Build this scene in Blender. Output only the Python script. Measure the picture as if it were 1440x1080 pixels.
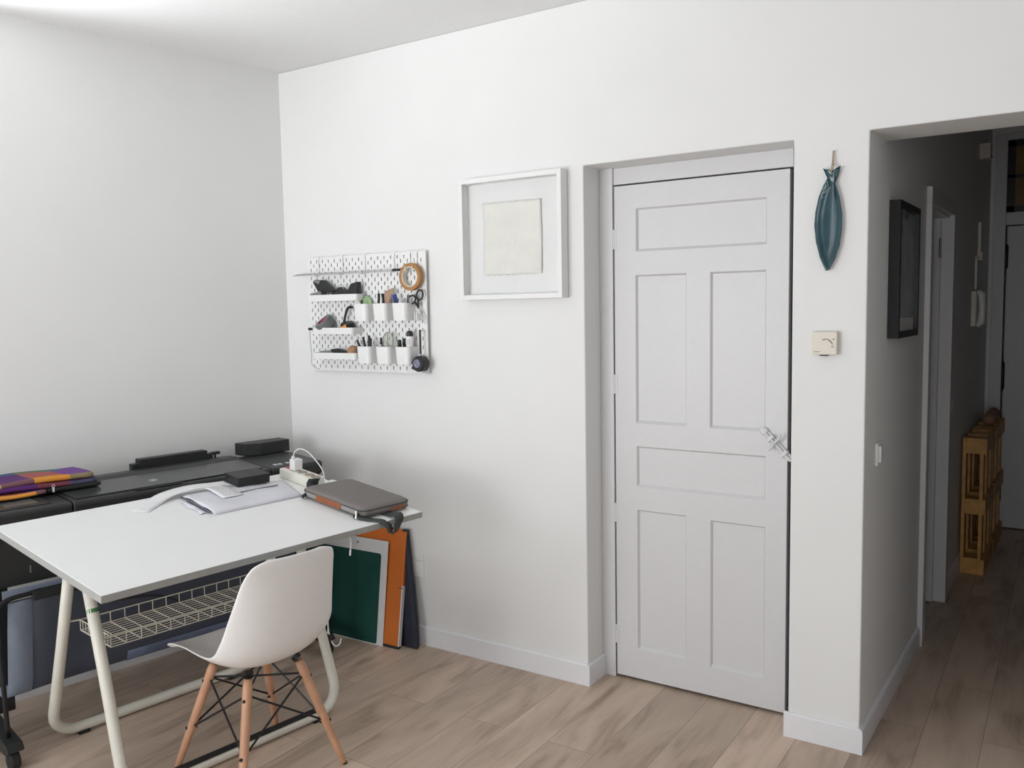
import bpy, bmesh, math, random
from mathutils import Vector, Matrix
random.seed(7)
PI = math.pi
S = bpy.context.scene
COL = S.collection
for o in list(bpy.data.objects):
    bpy.data.objects.remove(o)

# ------------------------------------------------------------------ camera
def cam_rot(y, p, r):
    return Matrix.Rotation(y, 3, 'Z') @ Matrix.Rotation(p, 3, 'X') @ Matrix.Rotation(r, 3, 'Z')
cd = bpy.data.cameras.new('camera')
cam = bpy.data.objects.new('camera', cd)
COL.objects.link(cam)
cam.matrix_world = Matrix.Translation((3.3958, -3.0910, 1.5792)) @ cam_rot(.5787, 1.4856, -.0175).to_4x4()
cd.sensor_fit = 'HORIZONTAL'
cd.sensor_width = 36
cd.lens = 36 * 1205.06 / 1440
cd.clip_start = .05
S.camera = cam

# ------------------------------------------------------------------ world, light, exposure
W = bpy.data.worlds.new('world')
S.world = W
W.use_nodes = True
W.node_tree.nodes['Background'].inputs[0].default_value = (.80, .90, 1.0, 1)
W.node_tree.nodes['Background'].inputs[1].default_value = 1.0
S.view_settings.view_transform = 'Standard'
S.view_settings.look = 'None'
S.view_settings.gamma = 1
S.view_settings.use_curve_mapping = False
S.view_settings.exposure = 0.13

def area(name, loc, look, sx, sy, power, color=(1, 1, 1), spread=PI):
    l = bpy.data.lights.new(name, 'AREA')
    l.shape = 'RECTANGLE'
    l.size, l.size_y, l.energy, l.color, l.spread = sx, sy, power, color, spread
    o = bpy.data.objects.new(name, l)
    COL.objects.link(o)
    o.location = loc
    o.rotation_euler = (Vector(look) - Vector(loc)).to_track_quat('-Z', 'Y').to_euler()
    return o
# daylight through the tall window of the wall behind the camera, sky and bright street
area('daylight_front_window', (.75, -5.00, 1.85), (1.6, 0, 1.7), 1.9, 1.4, 22, (.97, .985, 1.0))
area('daylight_street_bounce', (.65, -5.10, 1.10), (1.5, -.6, 3.7), 2.0, 1.4, 45, (.985, .99, 1.0), 2.0)
# added fill from the right, through an invented balcony door opening
area('right_fill_light', (3.70, -5.00, 1.25), (1.6, -1, .9), .9, 2.0, 30, (.985, .99, 1.0))
# daylight thrown up through the side window by the bright street below
area('daylight_side_window', (-.78, -2.08, 1.55), (-.02, -1.24, 2.79), .6, .6, 10, (.95, .99, 1.0), 1.25)

# ------------------------------------------------------------------ materials
MATS = {}
def mat(name, col, rough=.5, metal=0, spec=.5, trans=0, alpha=1, noise=0, nscale=30, bump=0, bscale=60, coat=0, ior=1.45, emit=0):
    if name in MATS:
        return MATS[name]
    m = bpy.data.materials.new(name)
    m.use_nodes = True
    nt = m.node_tree
    b = nt.nodes['Principled BSDF']
    b.inputs['Base Color'].default_value = (*col, 1)
    b.inputs['Roughness'].default_value = rough
    b.inputs['Metallic'].default_value = metal
    b.inputs['Specular IOR Level'].default_value = spec
    b.inputs['Transmission Weight'].default_value = trans
    b.inputs['Alpha'].default_value = alpha
    b.inputs['Coat Weight'].default_value = coat
    b.inputs['IOR'].default_value = ior
    tc = nt.nodes.new('ShaderNodeTexCoord')
    if noise:
        n = nt.nodes.new('ShaderNodeTexNoise')
        n.inputs['Scale'].default_value = nscale
        n.inputs['Detail'].default_value = 4
        nt.links.new(tc.outputs['Object'], n.inputs['Vector'])
        r = nt.nodes.new('ShaderNodeMapRange')
        r.inputs[1].default_value, r.inputs[2].default_value = .3, .7
        r.inputs[3].default_value, r.inputs[4].default_value = 1 - noise, 1 + noise
        nt.links.new(n.outputs['Fac'], r.inputs[0])
        mx = nt.nodes.new('ShaderNodeMix')
        mx.data_type = 'RGBA'
        mx.blend_type = 'MULTIPLY'
        mx.inputs[0].default_value = 1
        mx.inputs[6].default_value = (*col, 1)
        nt.links.new(r.outputs[0], mx.inputs[7])
        nt.links.new(mx.outputs[2], b.inputs['Base Color'])
    if bump:
        n = nt.nodes.new('ShaderNodeTexNoise')
        n.inputs['Scale'].default_value = bscale
        n.inputs['Detail'].default_value = 3
        nt.links.new(tc.outputs['Object'], n.inputs['Vector'])
        bp = nt.nodes.new('ShaderNodeBump')
        bp.inputs['Strength'].default_value = bump
        bp.inputs['Distance'].default_value = .004
        nt.links.new(n.outputs['Fac'], bp.inputs['Height'])
        nt.links.new(bp.outputs[0], b.inputs['Normal'])
    MATS[name] = m
    return m

PAINT = mat('wall_paint', (.80, .80, .79), .6, spec=.3, bump=.12, bscale=9, noise=.012, nscale=3)
CEIL = mat('ceiling_paint', (.82, .82, .82), .8, spec=.2, noise=.01)
GLOSSW = mat('door_paint', (.67, .665, .67), .38, spec=.4, bump=.12, bscale=25, noise=.01)
SKIRT = mat('skirting_paint', (.80, .80, .82), .35, noise=.01)
HALLP = mat('hall_paint', (.62, .62, .61), .6, spec=.3, bump=.1, bscale=9)
WPL = mat('white_plastic', (.82, .82, .81), .35, noise=.01)
WSHELL = mat('chair_plastic', (.90, .885, .875), .38, noise=.01)
WLAM = mat('white_laminate', (.90, .91, .90), .32, noise=.01, nscale=5)
LEDGE = mat('grey_edge_band', (.36, .36, .345), .5, noise=.05)
CREAM = mat('cream_enamel', (.74, .72, .64), .33, noise=.04, nscale=12)
WIRE = mat('cream_wire', (.66, .63, .54), .4, noise=.08)
BLK = mat('black_plastic', (.018, .019, .02), .45, noise=.1)
BLKM = mat('black_metal', (.02, .02, .022), .38, metal=.3, noise=.1)
RUB = mat('black_rubber', (.02, .02, .02), .7, noise=.1)
PRN = mat('printer_body', (.028, .03, .03), .42, noise=.06, nscale=300)
PRNG = mat('printer_gloss', (.05, .055, .053), .22, noise=.04)
PRND = mat('printer_seam', (.006, .006, .006), .6, noise=.05)
SCREEN = mat('screen_glass', (.12, .13, .13), .15, noise=.03)
BEECH = mat('beech_leg', (.56, .31, .19), .42, noise=.10, nscale=18)
STEEL = mat('brushed_steel', (.55, .55, .56), .32, metal=.9, noise=.05)
CHROME = mat('chrome', (.7, .7, .7), .2, metal=1, noise=.02)
PAPERM = mat('white_paper', (.82, .82, .83), .75, noise=.015)
MAILER = mat('mailer_film', (.74, .74, .80), .38, noise=.03, nscale=10, bump=.5, bscale=14)
MAILIN = mat('mailer_lining', (.12, .13, .16), .5, noise=.1)
DECKLE = mat('deckle_paper', (.79, .785, .73), .85, noise=.03, nscale=14, bump=.6, bscale=20)
FRAMEW = mat('white_frame', (.82, .82, .81), .4, noise=.01)
BACKW = mat('white_backing', (.82, .82, .81), .8, noise=.01)
TEAL = mat('teal_glaze', (.008, .054, .070), .24, coat=.25, noise=.15, nscale=16, bump=.12, bscale=40)
JUTE = mat('jute_cord', (.42, .30, .20), .9, noise=.2, nscale=200)
CREAMP = mat('cream_plastic', (.72, .67, .58), .4, noise=.02)
CREAMD = mat('dark_cream_plastic', (.36, .31, .24), .5, noise=.05)  # darker cream for the dial marks and sockets
YPINE = mat('varnished_pine', (.62, .33, .10), .5, noise=.2, nscale=14)
AMBER = mat('amber_glass', (.11, .055, .012), .25, trans=.3, noise=.2, nscale=9)
MIRR = mat('picture_print', (.22, .23, .23), .12, noise=.25, nscale=5)
SLV = mat('grey_felt_fabric', (.215, .195, .185), .85, noise=.08, nscale=250, bump=.3, bscale=400)
SLVL = mat('grey_side_fabric', (.30, .29, .28), .85, noise=.1, nscale=250)
LEATH = mat('tan_leather', (.28, .095, .04), .5, noise=.1, nscale=60)
WEB = mat('dark_webbing', (.055, .062, .058), .8, noise=.15, nscale=200)
GREENM = mat('green_cutting_mat', (.002, .056, .043), .5, noise=.08, nscale=8)
MATB = mat('mat_border', (.66, .66, .65), .5, noise=.03)
ORG = mat('orange_card', (.56, .145, .02), .45, noise=.06, nscale=5)
NAVY = mat('navy_nylon', (.016, .019, .035), .6, noise=.2, nscale=10)
STRIPP = mat('ivory_plastic', (.78, .76, .68), .38, noise=.01)
REDS = mat('red_switch', (.45, .02, .05), .3, noise=.05)
MTAPE = mat('masking_tape', (.38, .195, .07), .6, noise=.08, nscale=60)
CORE = mat('tape_core', (.75, .70, .60), .8, noise=.03)
GTAPE = mat('grey_tape', (.17, .18, .18), .5, noise=.1)
PINKC = mat('pink_print_core', (.40, .10, .13), .7, noise=.35, nscale=40)
GRN = mat('light_green_foam', (.42, .62, .33), .6, noise=.15)
GRND = mat('green_handle', (.10, .38, .03), .5, noise=.1)
BLUEP = mat('blue_plastic', (.03, .05, .24), .35, noise=.1)
CARDB = mat('brown_card', (.40, .26, .19), .8, noise=.08)
CLEARG = mat('clear_plastic', (.86, .88, .80), .12, trans=.8, noise=.03, ior=1.2)
GREYP = mat('grey_plastic', (.22, .225, .23), .4, noise=.1)
TAN = mat('tan_wood', (.40, .22, .13), .7, noise=.2, nscale=40)
ORP = mat('orange_plastic', (.72, .30, .07), .5, noise=.1)
LENS = mat('tape_badge', (.20, .20, .30), .2, noise=.5, nscale=120)
WCORD = mat('white_cord', (.80, .80, .80), .5, noise=.02)
GCORD = mat('grey_cord', (.35, .35, .36), .6, noise=.05)
INK = mat('faint_print', (.62, .62, .65), .8, noise=.2, nscale=80)
LOGO = mat('silver_print', (.62, .63, .63), .4, noise=.03)
GRNLAB = mat('green_label', (.05, .20, .06), .6, noise=.3, nscale=80)
DARKGAP = mat('gap_shade_black', (.01, .01, .01), .9, noise=.1)

def floor_mat():
    m = bpy.data.materials.new('oak_planks')
    m.use_nodes = True
    nt = m.node_tree
    N, Lk = nt.nodes.new, nt.links.new
    b = nt.nodes['Principled BSDF']
    tc = N('ShaderNodeTexCoord')
    mp = N('ShaderNodeMapping')
    mp.inputs['Rotation'].default_value = (0, 0, PI / 2)
    mp.inputs['Location'].default_value = (.31, .09, 0)
    Lk(tc.outputs['Object'], mp.inputs['Vector'])
    br = N('ShaderNodeTexBrick')
    br.offset, br.offset_frequency = .37, 2
    br.inputs['Scale'].default_value = 1
    br.inputs['Brick Width'].default_value = 1.28
    br.inputs['Row Height'].default_value = .192
    br.inputs['Mortar Size'].default_value = .0012
    br.inputs['Mortar Smooth'].default_value = .2
    br.inputs['Color1'].default_value = (0, 0, 0, 1)
    br.inputs['Color2'].default_value = (1, 1, 1, 1)
    br.inputs['Mortar'].default_value = (.5, .5, .5, 1)
    Lk(mp.outputs[0], br.inputs['Vector'])
    # each plank shifts its own grain
    sc = N('ShaderNodeVectorMath'); sc.operation = 'SCALE'; sc.inputs['Scale'].default_value = 7.3
    Lk(br.outputs['Color'], sc.inputs[0])
    ad = N('ShaderNodeVectorMath'); ad.operation = 'ADD'
    Lk(mp.outputs[0], ad.inputs[0]); Lk(sc.outputs[0], ad.inputs[1])
    st = N('ShaderNodeVectorMath'); st.operation = 'MULTIPLY'; st.inputs[1].default_value = (1.9, 9, 1)
    Lk(ad.outputs[0], st.inputs[0])
    n1 = N('ShaderNodeTexNoise'); n1.inputs['Scale'].default_value = 1.0; n1.inputs['Detail'].default_value = 5; n1.inputs['Distortion'].default_value = .9
    Lk(st.outputs[0], n1.inputs['Vector'])
    st2 = N('ShaderNodeVectorMath'); st2.operation = 'MULTIPLY'; st2.inputs[1].default_value = (5, 75, 1)
    Lk(ad.outputs[0], st2.inputs[0])
    n2 = N('ShaderNodeTexNoise'); n2.inputs['Scale'].default_value = 1.0; n2.inputs['Detail'].default_value = 3
    Lk(st2.outputs[0], n2.inputs['Vector'])
    rp = N('ShaderNodeValToRGB')
    e = rp.color_ramp.elements
    e[0].position, e[0].color = .26, (.36, .262, .195, 1)
    e[1].position, e[1].color = .74, (.68, .54, .43, 1)
    k = e.new(.48); k.color = (.575, .445, .35, 1)
    mixf = N('ShaderNodeMath'); mixf.operation = 'MULTIPLY_ADD'; mixf.inputs[1].default_value = .22
    Lk(n2.outputs['Fac'], mixf.inputs[0])
    sub = N('ShaderNodeMath'); sub.operation = 'SUBTRACT'; sub.inputs[1].default_value = .11
    Lk(n1.outputs['Fac'], sub.inputs[0]); Lk(sub.outputs[0], mixf.inputs[2])
    Lk(mixf.outputs[0], rp.inputs['Fac'])
    # plank to plank tone and dark seams
    tone = N('ShaderNodeMapRange'); tone.inputs[3].default_value = .86; tone.inputs[4].default_value = 1.12
    Lk(br.outputs['Color'], tone.inputs[0])
    m1 = N('ShaderNodeMix'); m1.data_type = 'RGBA'; m1.blend_type = 'MULTIPLY'; m1.inputs[0].default_value = 1
    Lk(rp.outputs['Color'], m1.inputs[6]); Lk(tone.outputs[0], m1.inputs[7])
    # knots
    vk = N('ShaderNodeTexVoronoi'); vk.inputs['Scale'].default_value = 1
    stv = N('ShaderNodeVectorMath'); stv.operation = 'MULTIPLY'; stv.inputs[1].default_value = (1.6, 4.2, 1)
    Lk(ad.outputs[0], stv.inputs[0]); Lk(stv.outputs[0], vk.inputs['Vector'])
    kr = N('ShaderNodeMapRange'); kr.inputs[1].default_value = .03; kr.inputs[2].default_value = .14; kr.inputs[3].default_value = .62; kr.inputs[4].default_value = 1
    Lk(vk.outputs['Distance'], kr.inputs[0])
    m3 = N('ShaderNodeMix'); m3.data_type = 'RGBA'; m3.blend_type = 'MULTIPLY'; m3.inputs[0].default_value = 1
    Lk(m1.outputs[2], m3.inputs[6]); Lk(kr.outputs[0], m3.inputs[7])
    m2 = N('ShaderNodeMix'); m2.data_type = 'RGBA'; m2.inputs[7].default_value = (.14, .10, .075, 1)
    seam = N('ShaderNodeMath'); seam.operation = 'MULTIPLY'; seam.inputs[1].default_value = .7
    Lk(br.outputs['Fac'], seam.inputs[0]); Lk(seam.outputs[0], m2.inputs[0]); Lk(m3.outputs[2], m2.inputs[6])
    Lk(m2.outputs[2], b.inputs['Base Color'])
    b.inputs['Roughness'].default_value = .42
    b.inputs['Specular IOR Level'].default_value = .4
    return m

PLUM, CORAL, PURP, MAUVE = (.085, .012, .13), (.34, .085, .075), (.15, .05, .26), (.17, .075, .085)
ORAN, OLIVE, BEIGE, BLUE = (.66, .27, .035), (.24, .19, .095), (.42, .33, .13), (.03, .09, .17)
TEALC, SAGE, MAROON, NAVYC = (.01, .20, .17), (.10, .16, .07), (.16, .03, .05), (.05, .05, .10)
def cloth_mat(name, fold):
    """woven checks: u runs along the fold, v from the back edge over the front fold"""
    m = bpy.data.materials.new(name)
    m.use_nodes = True
    nt = m.node_tree
    N, Lk = nt.nodes.new, nt.links.new
    b = nt.nodes['Principled BSDF']
    at = N('ShaderNodeAttribute'); at.attribute_name = 'uvw'
    sp = N('ShaderNodeSeparateXYZ'); Lk(at.outputs['Vector'], sp.inputs[0])
    def bands(cols):
        r = N('ShaderNodeValToRGB'); r.color_ramp.interpolation = 'CONSTANT'
        e = r.color_ramp.elements
        for i, (p, c) in enumerate(cols):
            el = e[i] if i < 2 else e.new(p)
            el.position, el.color = p, (*c, 1)
        Lk(sp.outputs[0], r.inputs[0])
        return r
    top = bands([(0, BEIGE), (.20, PLUM), (.645, CORAL), (.835, PURP)])
    front = bands(fold)
    back = bands([(0, BLUE), (.64, SAGE), (.80, TEALC), (.90, PURP)])
    def step(op, val):
        k = N('ShaderNodeMath'); k.operation = op; k.inputs[1].default_value = val
        Lk(sp.outputs[1], k.inputs[0])
        return k
    mx = N('ShaderNodeMix'); mx.data_type = 'RGBA'
    Lk(step('GREATER_THAN', .77).outputs[0], mx.inputs[0]); Lk(top.outputs[0], mx.inputs[6]); Lk(front.outputs[0], mx.inputs[7])
    mx2 = N('ShaderNodeMix'); mx2.data_type = 'RGBA'
    Lk(step('LESS_THAN', .16).outputs[0], mx2.inputs[0]); Lk(mx.outputs[2], mx2.inputs[6]); Lk(back.outputs[0], mx2.inputs[7])
    Lk(mx2.outputs[2], b.inputs['Base Color'])
    b.inputs['Roughness'].default_value = .85
    tc = N('ShaderNodeTexCoord'); n = N('ShaderNodeTexNoise'); n.inputs['Scale'].default_value = 220
    Lk(tc.outputs['Object'], n.inputs['Vector'])
    bp = N('ShaderNodeBump'); bp.inputs['Strength'].default_value = .2; bp.inputs['Distance'].default_value = .002
    Lk(n.outputs['Fac'], bp.inputs['Height']); Lk(bp.outputs[0], b.inputs['Normal'])
    return m

def mesh_mat():
    m = bpy.data.materials.new('blue_grey_netting')
    m.use_nodes = True
    nt = m.node_tree
    N, Lk = nt.nodes.new, nt.links.new
    b = nt.nodes['Principled BSDF']
    b.inputs['Base Color'].default_value = (.085, .098, .135, 1)
    b.inputs['Roughness'].default_value = .7
    tc = N('ShaderNodeTexCoord')
    ck = N('ShaderNodeTexChecker'); ck.inputs['Scale'].default_value = 330
    Lk(tc.outputs['Object'], ck.inputs['Vector'])
    mr = N('ShaderNodeMapRange'); mr.inputs[3].default_value = .42; mr.inputs[4].default_value = .88
    Lk(ck.outputs['Fac'], mr.inputs[0])
    Lk(mr.outputs[0], b.inputs['Alpha'])
    return m
FLOORM, NET = floor_mat(), mesh_mat()
CLOTHS = [cloth_mat('checked_cotton', [(0, BEIGE), (.48, MAUVE), (.66, ORAN), (.86, OLIVE)]),
          cloth_mat('checked_cotton_under', [(0, OLIVE), (.45, PLUM), (.66, MAROON), (.84, NAVYC)]),
          cloth_mat('checked_cotton_base', [(0, ORAN), (.92, MAUVE)])]
NETS = mat('pale_blue_gauze', (.30, .35, .44), .7, alpha=.72, noise=.05)

# ------------------------------------------------------------------ mesh helpers
class MB:
    def __init__(self): self.bm = bmesh.new()
    def quadbox(self, P):
        v = [self.bm.verts.new(p) for p in P]
        for f in ((0, 3, 2, 1), (4, 5, 6, 7), (0, 1, 5, 4), (1, 2, 6, 5), (2, 3, 7, 6), (3, 0, 4, 7)):
            self.bm.faces.new([v[i] for i in f])
        return self
    def box(self, x0, x1, y0, y1, z0, z1, M=None):
        P = [Vector(p) for p in ((x0, y0, z0), (x1, y0, z0), (x1, y1, z0), (x0, y1, z0), (x0, y0, z1), (x1, y0, z1), (x1, y1, z1), (x0, y1, z1))]
        if M: P = [M @ p for p in P]
        return self.quadbox(P)
    def prism(self, poly, a, b, axis='z', M=None):
        """polygon in two axes, extruded along the third"""
        def P(p, h):
            q = {'z': (p[0], p[1], h), 'y': (p[0], h, p[1]), 'x': (h, p[0], p[1])}[axis]
            q = Vector(q)
            return M @ q if M else q
        lo = [self.bm.verts.new(P(p, a)) for p in poly]
        hi = [self.bm.verts.new(P(p, b)) for p in poly]
        n = len(poly)
        self.bm.faces.new(lo[::-1]); self.bm.faces.new(hi)
        for i in range(n):
            self.bm.faces.new((lo[i], lo[(i + 1) % n], hi[(i + 1) % n], hi[i]))
        return self
    def loft(self, rings, cap=True, closed=True):
        R = [[self.bm.verts.new(p) for p in r] for r in rings]
        n = len(R[0])
        for a, b in zip(R, R[1:]):
            for i in range(n if closed else n - 1):
                self.bm.faces.new((a[i], a[(i + 1) % n], b[(i + 1) % n], b[i]))
        if cap and closed:
            self.bm.faces.new(R[0][::-1]); self.bm.faces.new(R[-1])
        return self
    def tube(self, pts, r, n=10, close=False, flat=1.0):
        pts = [Vector(p) for p in pts]
        rs = r if isinstance(r, (list, tuple)) else [r] * len(pts)
        m = len(pts)
        rings = []
        up = None
        for i, p in enumerate(pts):
            if close: d = pts[(i + 1) % m] - pts[i - 1]
            else: d = pts[min(i + 1, m - 1)] - pts[max(i - 1, 0)]
            d.normalize()
            if up is None:
                up = Vector((0, 0, 1)) if abs(d.z) < .9 else Vector((1, 0, 0))
            s = d.cross(up).normalized()
            up = s.cross(d).normalized()
            rings.append([p + (s * math.cos(2 * PI * k / n) + up * math.sin(2 * PI * k / n) * flat) * rs[i] for k in range(n)])
        if close: rings.append(rings[0])
        if close:
            R = [[self.bm.verts.new(q) for q in r_] for r_ in rings[:-1]]
            R.append(R[0])
            for a, b in zip(R, R[1:]):
                for i in range(n):
                    self.bm.faces.new((a[i], a[(i + 1) % n], b[(i + 1) % n], b[i]))
            return self
        return self.loft(rings)
    def lathe(self, prof, n=24, M=None, close=False):
        rings = []
        for r, z in prof:
            ring = [Vector((r * math.cos(2 * PI * k / n), r * math.sin(2 * PI * k / n), z)) for k in range(n)]
            rings.append([M @ p for p in ring] if M else ring)
        if close:
            R = [[self.bm.verts.new(q) for q in r_] for r_ in rings]
            R.append(R[0])
            for a, b in zip(R, R[1:]):
                for i in range(n):
                    self.bm.faces.new((a[i], a[(i + 1) % n], b[(i + 1) % n], b[i]))
            return self
        return self.loft(rings)
    def sheet(self, rows):
        return self.loft(rows, cap=False, closed=False)
    def build(self, name, m, parent=None, bevel=0, smooth=False, solid=0, sub=0, seg=2, off=-1):
        bmesh.ops.recalc_face_normals(self.bm, faces=self.bm.faces)
        me = bpy.data.meshes.new(name)
        self.bm.to_mesh(me); self.bm.free()
        me.materials.append(m)
        o = bpy.data.objects.new(name, me)
        COL.objects.link(o)
        if parent: o.parent = parent
        if smooth:
            for p in me.polygons: p.use_smooth = True
        if solid:
            k = o.modifiers.new('s', 'SOLIDIFY'); k.thickness = solid; k.offset = off
        if bevel:
            k = o.modifiers.new('b', 'BEVEL'); k.width = bevel; k.segments = seg; k.limit_method = 'ANGLE'; k.angle_limit = .6
        if sub:
            k = o.modifiers.new('u', 'SUBSURF'); k.levels = k.render_levels = sub
        return o

def tag(o, label, cat, group=None):
    o['label'] = label; o['category'] = cat
    if group: o['group'] = group
    return o
def thing(name, label, cat, M=None, group=None):
    o = bpy.data.objects.new(name, None)
    COL.objects.link(o)
    o.empty_display_size = .05
    if M is not None: o.matrix_world = M
    return tag(o, label, cat, group)
def struct(o):
    o['kind'] = 'structure'
    return o
def TR(x, y, z, rz=0, rx=0, ry=0):
    return Matrix.Translation((x, y, z)) @ Matrix.Rotation(rz, 4, 'Z') @ Matrix.Rotation(ry, 4, 'Y') @ Matrix.Rotation(rx, 4, 'X')
def smoothpath(pts, n=8):
    """Catmull-Rom through the points"""
    P = [Vector(p) for p in pts]
    P = [P[0] * 2 - P[1]] + P + [P[-1] * 2 - P[-2]]
    out = []
    for i in range(1, len(P) - 2):
        a, b, c, d = P[i - 1:i + 3]
        for k in range(n):
            t = k / n
            out.append(.5 * ((2 * b) + (c - a) * t + (2 * a - 5 * b + 4 * c - d) * t * t + (3 * b - a - 3 * c + d) * t ** 3))
    out.append(P[-2])
    return out
def rrect(w, h, r, n=5):
    out = []
    for cx, cy, a0 in ((w / 2 - r, h / 2 - r, 0), (-w / 2 + r, h / 2 - r, 90), (-w / 2 + r, -h / 2 + r, 180), (w / 2 - r, -h / 2 + r, 270)):
        for k in range(n + 1):
            a = math.radians(a0 + 90 * k / n)
            out.append((cx + r * math.cos(a), cy + r * math.sin(a)))
    return out

# ------------------------------------------------------------------ the setting
H = 2.793
SK = .1742            # the left wall is out of square by this slope
HS = .024             # so is the hall wall, slightly
XR, YF = 4.6, -4.6    # right wall, front wall
HXR, HYE = 3.95, 3.70  # hall right wall, hall end wall
def lx(y): return SK * y
def hx(y): return 2.814 + HS * y

struct(MB().box(-1.2, 6, -5, 5, -.12, 0).build('floor', FLOORM))
struct(MB().box(-1.2, 6, -5, 5, H, H + .12).build('ceiling', CEIL))
# left wall with a window beyond the left edge of the view
wy0, wy1, wz0, wz1 = -2.75, -1.56, .98, 2.76
b = MB()
def lwseg(y0, y1, z0, z1):
    b.prism([(lx(y0), y0), (lx(y1), y1), (lx(y1) - .14, y1), (lx(y0) - .14, y0)], z0, z1)
lwseg(.25, wy1, 0, H); lwseg(wy0, YF - .3, 0, H); lwseg(wy1, wy0, 0, wz0); lwseg(wy1, wy0, wz1, H)
struct(b.build('wall_left', PAINT))
# back wall: door recess and the opening to the hall
b = MB()
b.prism([(-.3, 0), (1.735, 0), (1.735, 2.154), (2.566, 2.154), (2.566, 0), (2.814, 0), (2.814, 2.157), (3.62, 2.157), (3.62, 0), (XR + .2, 0), (XR + .2, H), (-.3, H)], 0, .25, 'y')
struct(b.build('wall_back', PAINT, bevel=.005))
struct(MB().box(XR, XR + .2, YF - .2, .25, 0, H).build('wall_right', PAINT))
# front wall behind the camera: a tall window and the added fill opening
b = MB()
wins = [(-.35, 1.65), (3.2, 4.2)]
xs = [-1.2, -.35, 1.65, 3.2, 4.2, XR + .2]
for i in (0, 2, 4): b.box(xs[i], xs[i + 1], YF - .2, YF, 0, H)
for a, c in wins:
    b.box(a, c, YF - .2, YF, 0, .35); b.box(a, c, YF - .2, YF, 2.55, H)
struct(b.build('wall_front', PAINT))
def window_frame(name, a, c, z0, z1, y):
    f = MB()
    for x0, x1 in ((a, a + .06), (c - .06, c), ((a + c) / 2 - .045, (a + c) / 2 + .045)): f.box(x0, x1, y - .09, y - .03, z0, z1)
    f.box(a, c, y - .09, y - .03, z0, z0 + .08); f.box(a, c, y - .09, y - .03, z1 - .06, z1)
    return struct(f.build(name, GLOSSW))
window_frame('window_1', -.35, 1.65, .35, 2.55, YF)
window_frame('fill_window', 3.2, 4.2, .35, 2.55, YF)  # frame for the invented opening that lets the right fill in
f = MB()
for y0, y1, z0, z1 in ((wy0, wy0 + .06, wz0, wz1), (wy1 - .03, wy1, wz0, wz1), (-2.40, -2.35, wz0, wz1), (wy0, wy1, wz0, wz0 + .06), (wy0, wy1, wz1 - .03, wz1)):
    f.prism([(lx(y0) - .13, y0), (lx(y1) - .13, y1), (lx(y1) - .09, y1), (lx(y0) - .09, y0)], z0, z1)
struct(f.build('window_2', GLOSSW))

# hall walls
HT = .12
b = MB()
def hseg(y0, y1, z0, z1):
    b.prism([(hx(y0), y0), (hx(y1), y1), (hx(y1) - HT, y1), (hx(y0) - HT, y0)], z0, z1)
DY0, DY1, DZ = 1.19, 1.87, 2.03
hseg(.012, DY0, 0, H); hseg(DY1, HYE + .1, 0, H); hseg(DY0, DY1, DZ, H)
struct(b.build('wall_hall_left', PAINT))
struct(MB().box(HXR, HXR + .15, .25, HYE + .1, 0, H).build('wall_hall_right', mat('hall_bounce_absorber', (.16, .15, .145), .7, noise=.03)))  # unseen wall, coloured dark to cut bounce light in the hall
b = MB()
b.box(2.6, 3.0, HYE, HYE + .15, 0, H); b.box(3.86, 4.3, HYE, HYE + .15, 0, H); b.box(3.0, 3.86, HYE, HYE + .15, 2.67, H); b.box(3.0, 3.86, HYE + .06, HYE + .15, 2.11, 2.18)
b.box(3.0, 3.86, HYE + .13, HYE + .15, 0, 2.11)
struct(b.build('wall_hall_end', PAINT))
# closed dark room behind the hall door
b = MB()
b.box(1.7, 1.8, .9, 3.0, 0, H); b.box(1.8, 2.66, .8, .9, 0, H); b.box(1.8, 2.75, 2.9, 3.0, 0, H)
struct(b.build('wall_side_room', PAINT))

# skirting boards
def skirt(name, P, h=.092, t=.013):
    """P: list of points on the wall face, room on the right hand side of travel"""
    o = MB()
    for (a, c) in zip(P, P[1:]):
        a, c = Vector((*a, 0)), Vector((*c, 0))
        d = (c - a).normalized(); n = Vector((d.y, -d.x, 0))
        prof = [(0, 0), (t, 0), (t, h - .006), (t - .006, h), (0, h)]
        e0, e1 = a - d * 0, c + d * 0
        o.loft([[e0 + n * p + Vector((0, 0, z)) for p, z in prof], [e1 + n * p + Vector((0, 0, z)) for p, z in prof]])
    return struct(o.build(name, SKIRT))
skirt('baseboard_left', [(lx(-4.6), -4.6), (0, 0)])
skirt('baseboard_back', [(0, 0), (1.735, 0)])
skirt('baseboard_recess', [(1.735, -.013), (1.735, .152)])
skirt('baseboard_pier', [(2.566 - .013, 0), (2.814, 0)])
skirt('baseboard_hall', [(2.814, -.013), (hx(.6), .6), (hx(1.14), 1.14)])
skirt('baseboard_hall_far', [(hx(1.925), 1.925), (hx(3.69), 3.69)])

# the white panelled door in its recess
b = MB()
b.box(1.735, 1.796, .136, .25, 0, 2.154); b.box(2.526, 2.566, .150, .25, 0, 2.154); b.box(1.796, 2.526, .146, .25, 2.087, 2.154)
struct(b.build('trim_1', GLOSSW, bevel=.002))
struct(MB().box(1.796, 2.526, .235, .25, 0, 2.087).build('door_gap_shade', DARKGAP))  # black sheet standing in for the shade inside the door gaps
d1 = MB()
X0, X1, Z0, Z1, yf = 1.802, 2.5155, .013, 2.080, .140
pan = [(1.899, 2.432, 1.810, 1.985), (1.896, 2.116, 1.106, 1.716), (2.213, 2.432, 1.104, 1.716), (1.898, 2.434, .838, 1.010), (1.899, 2.115, .140, .742), (2.217, 2.435, .130, .735)]
gx = sorted({X0, X1, *[p[0] for p in pan], *[p[1] for p in pan]})
gz = sorted({Z0, Z1, *[p[2] for p in pan], *[p[3] for p in pan]})
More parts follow.
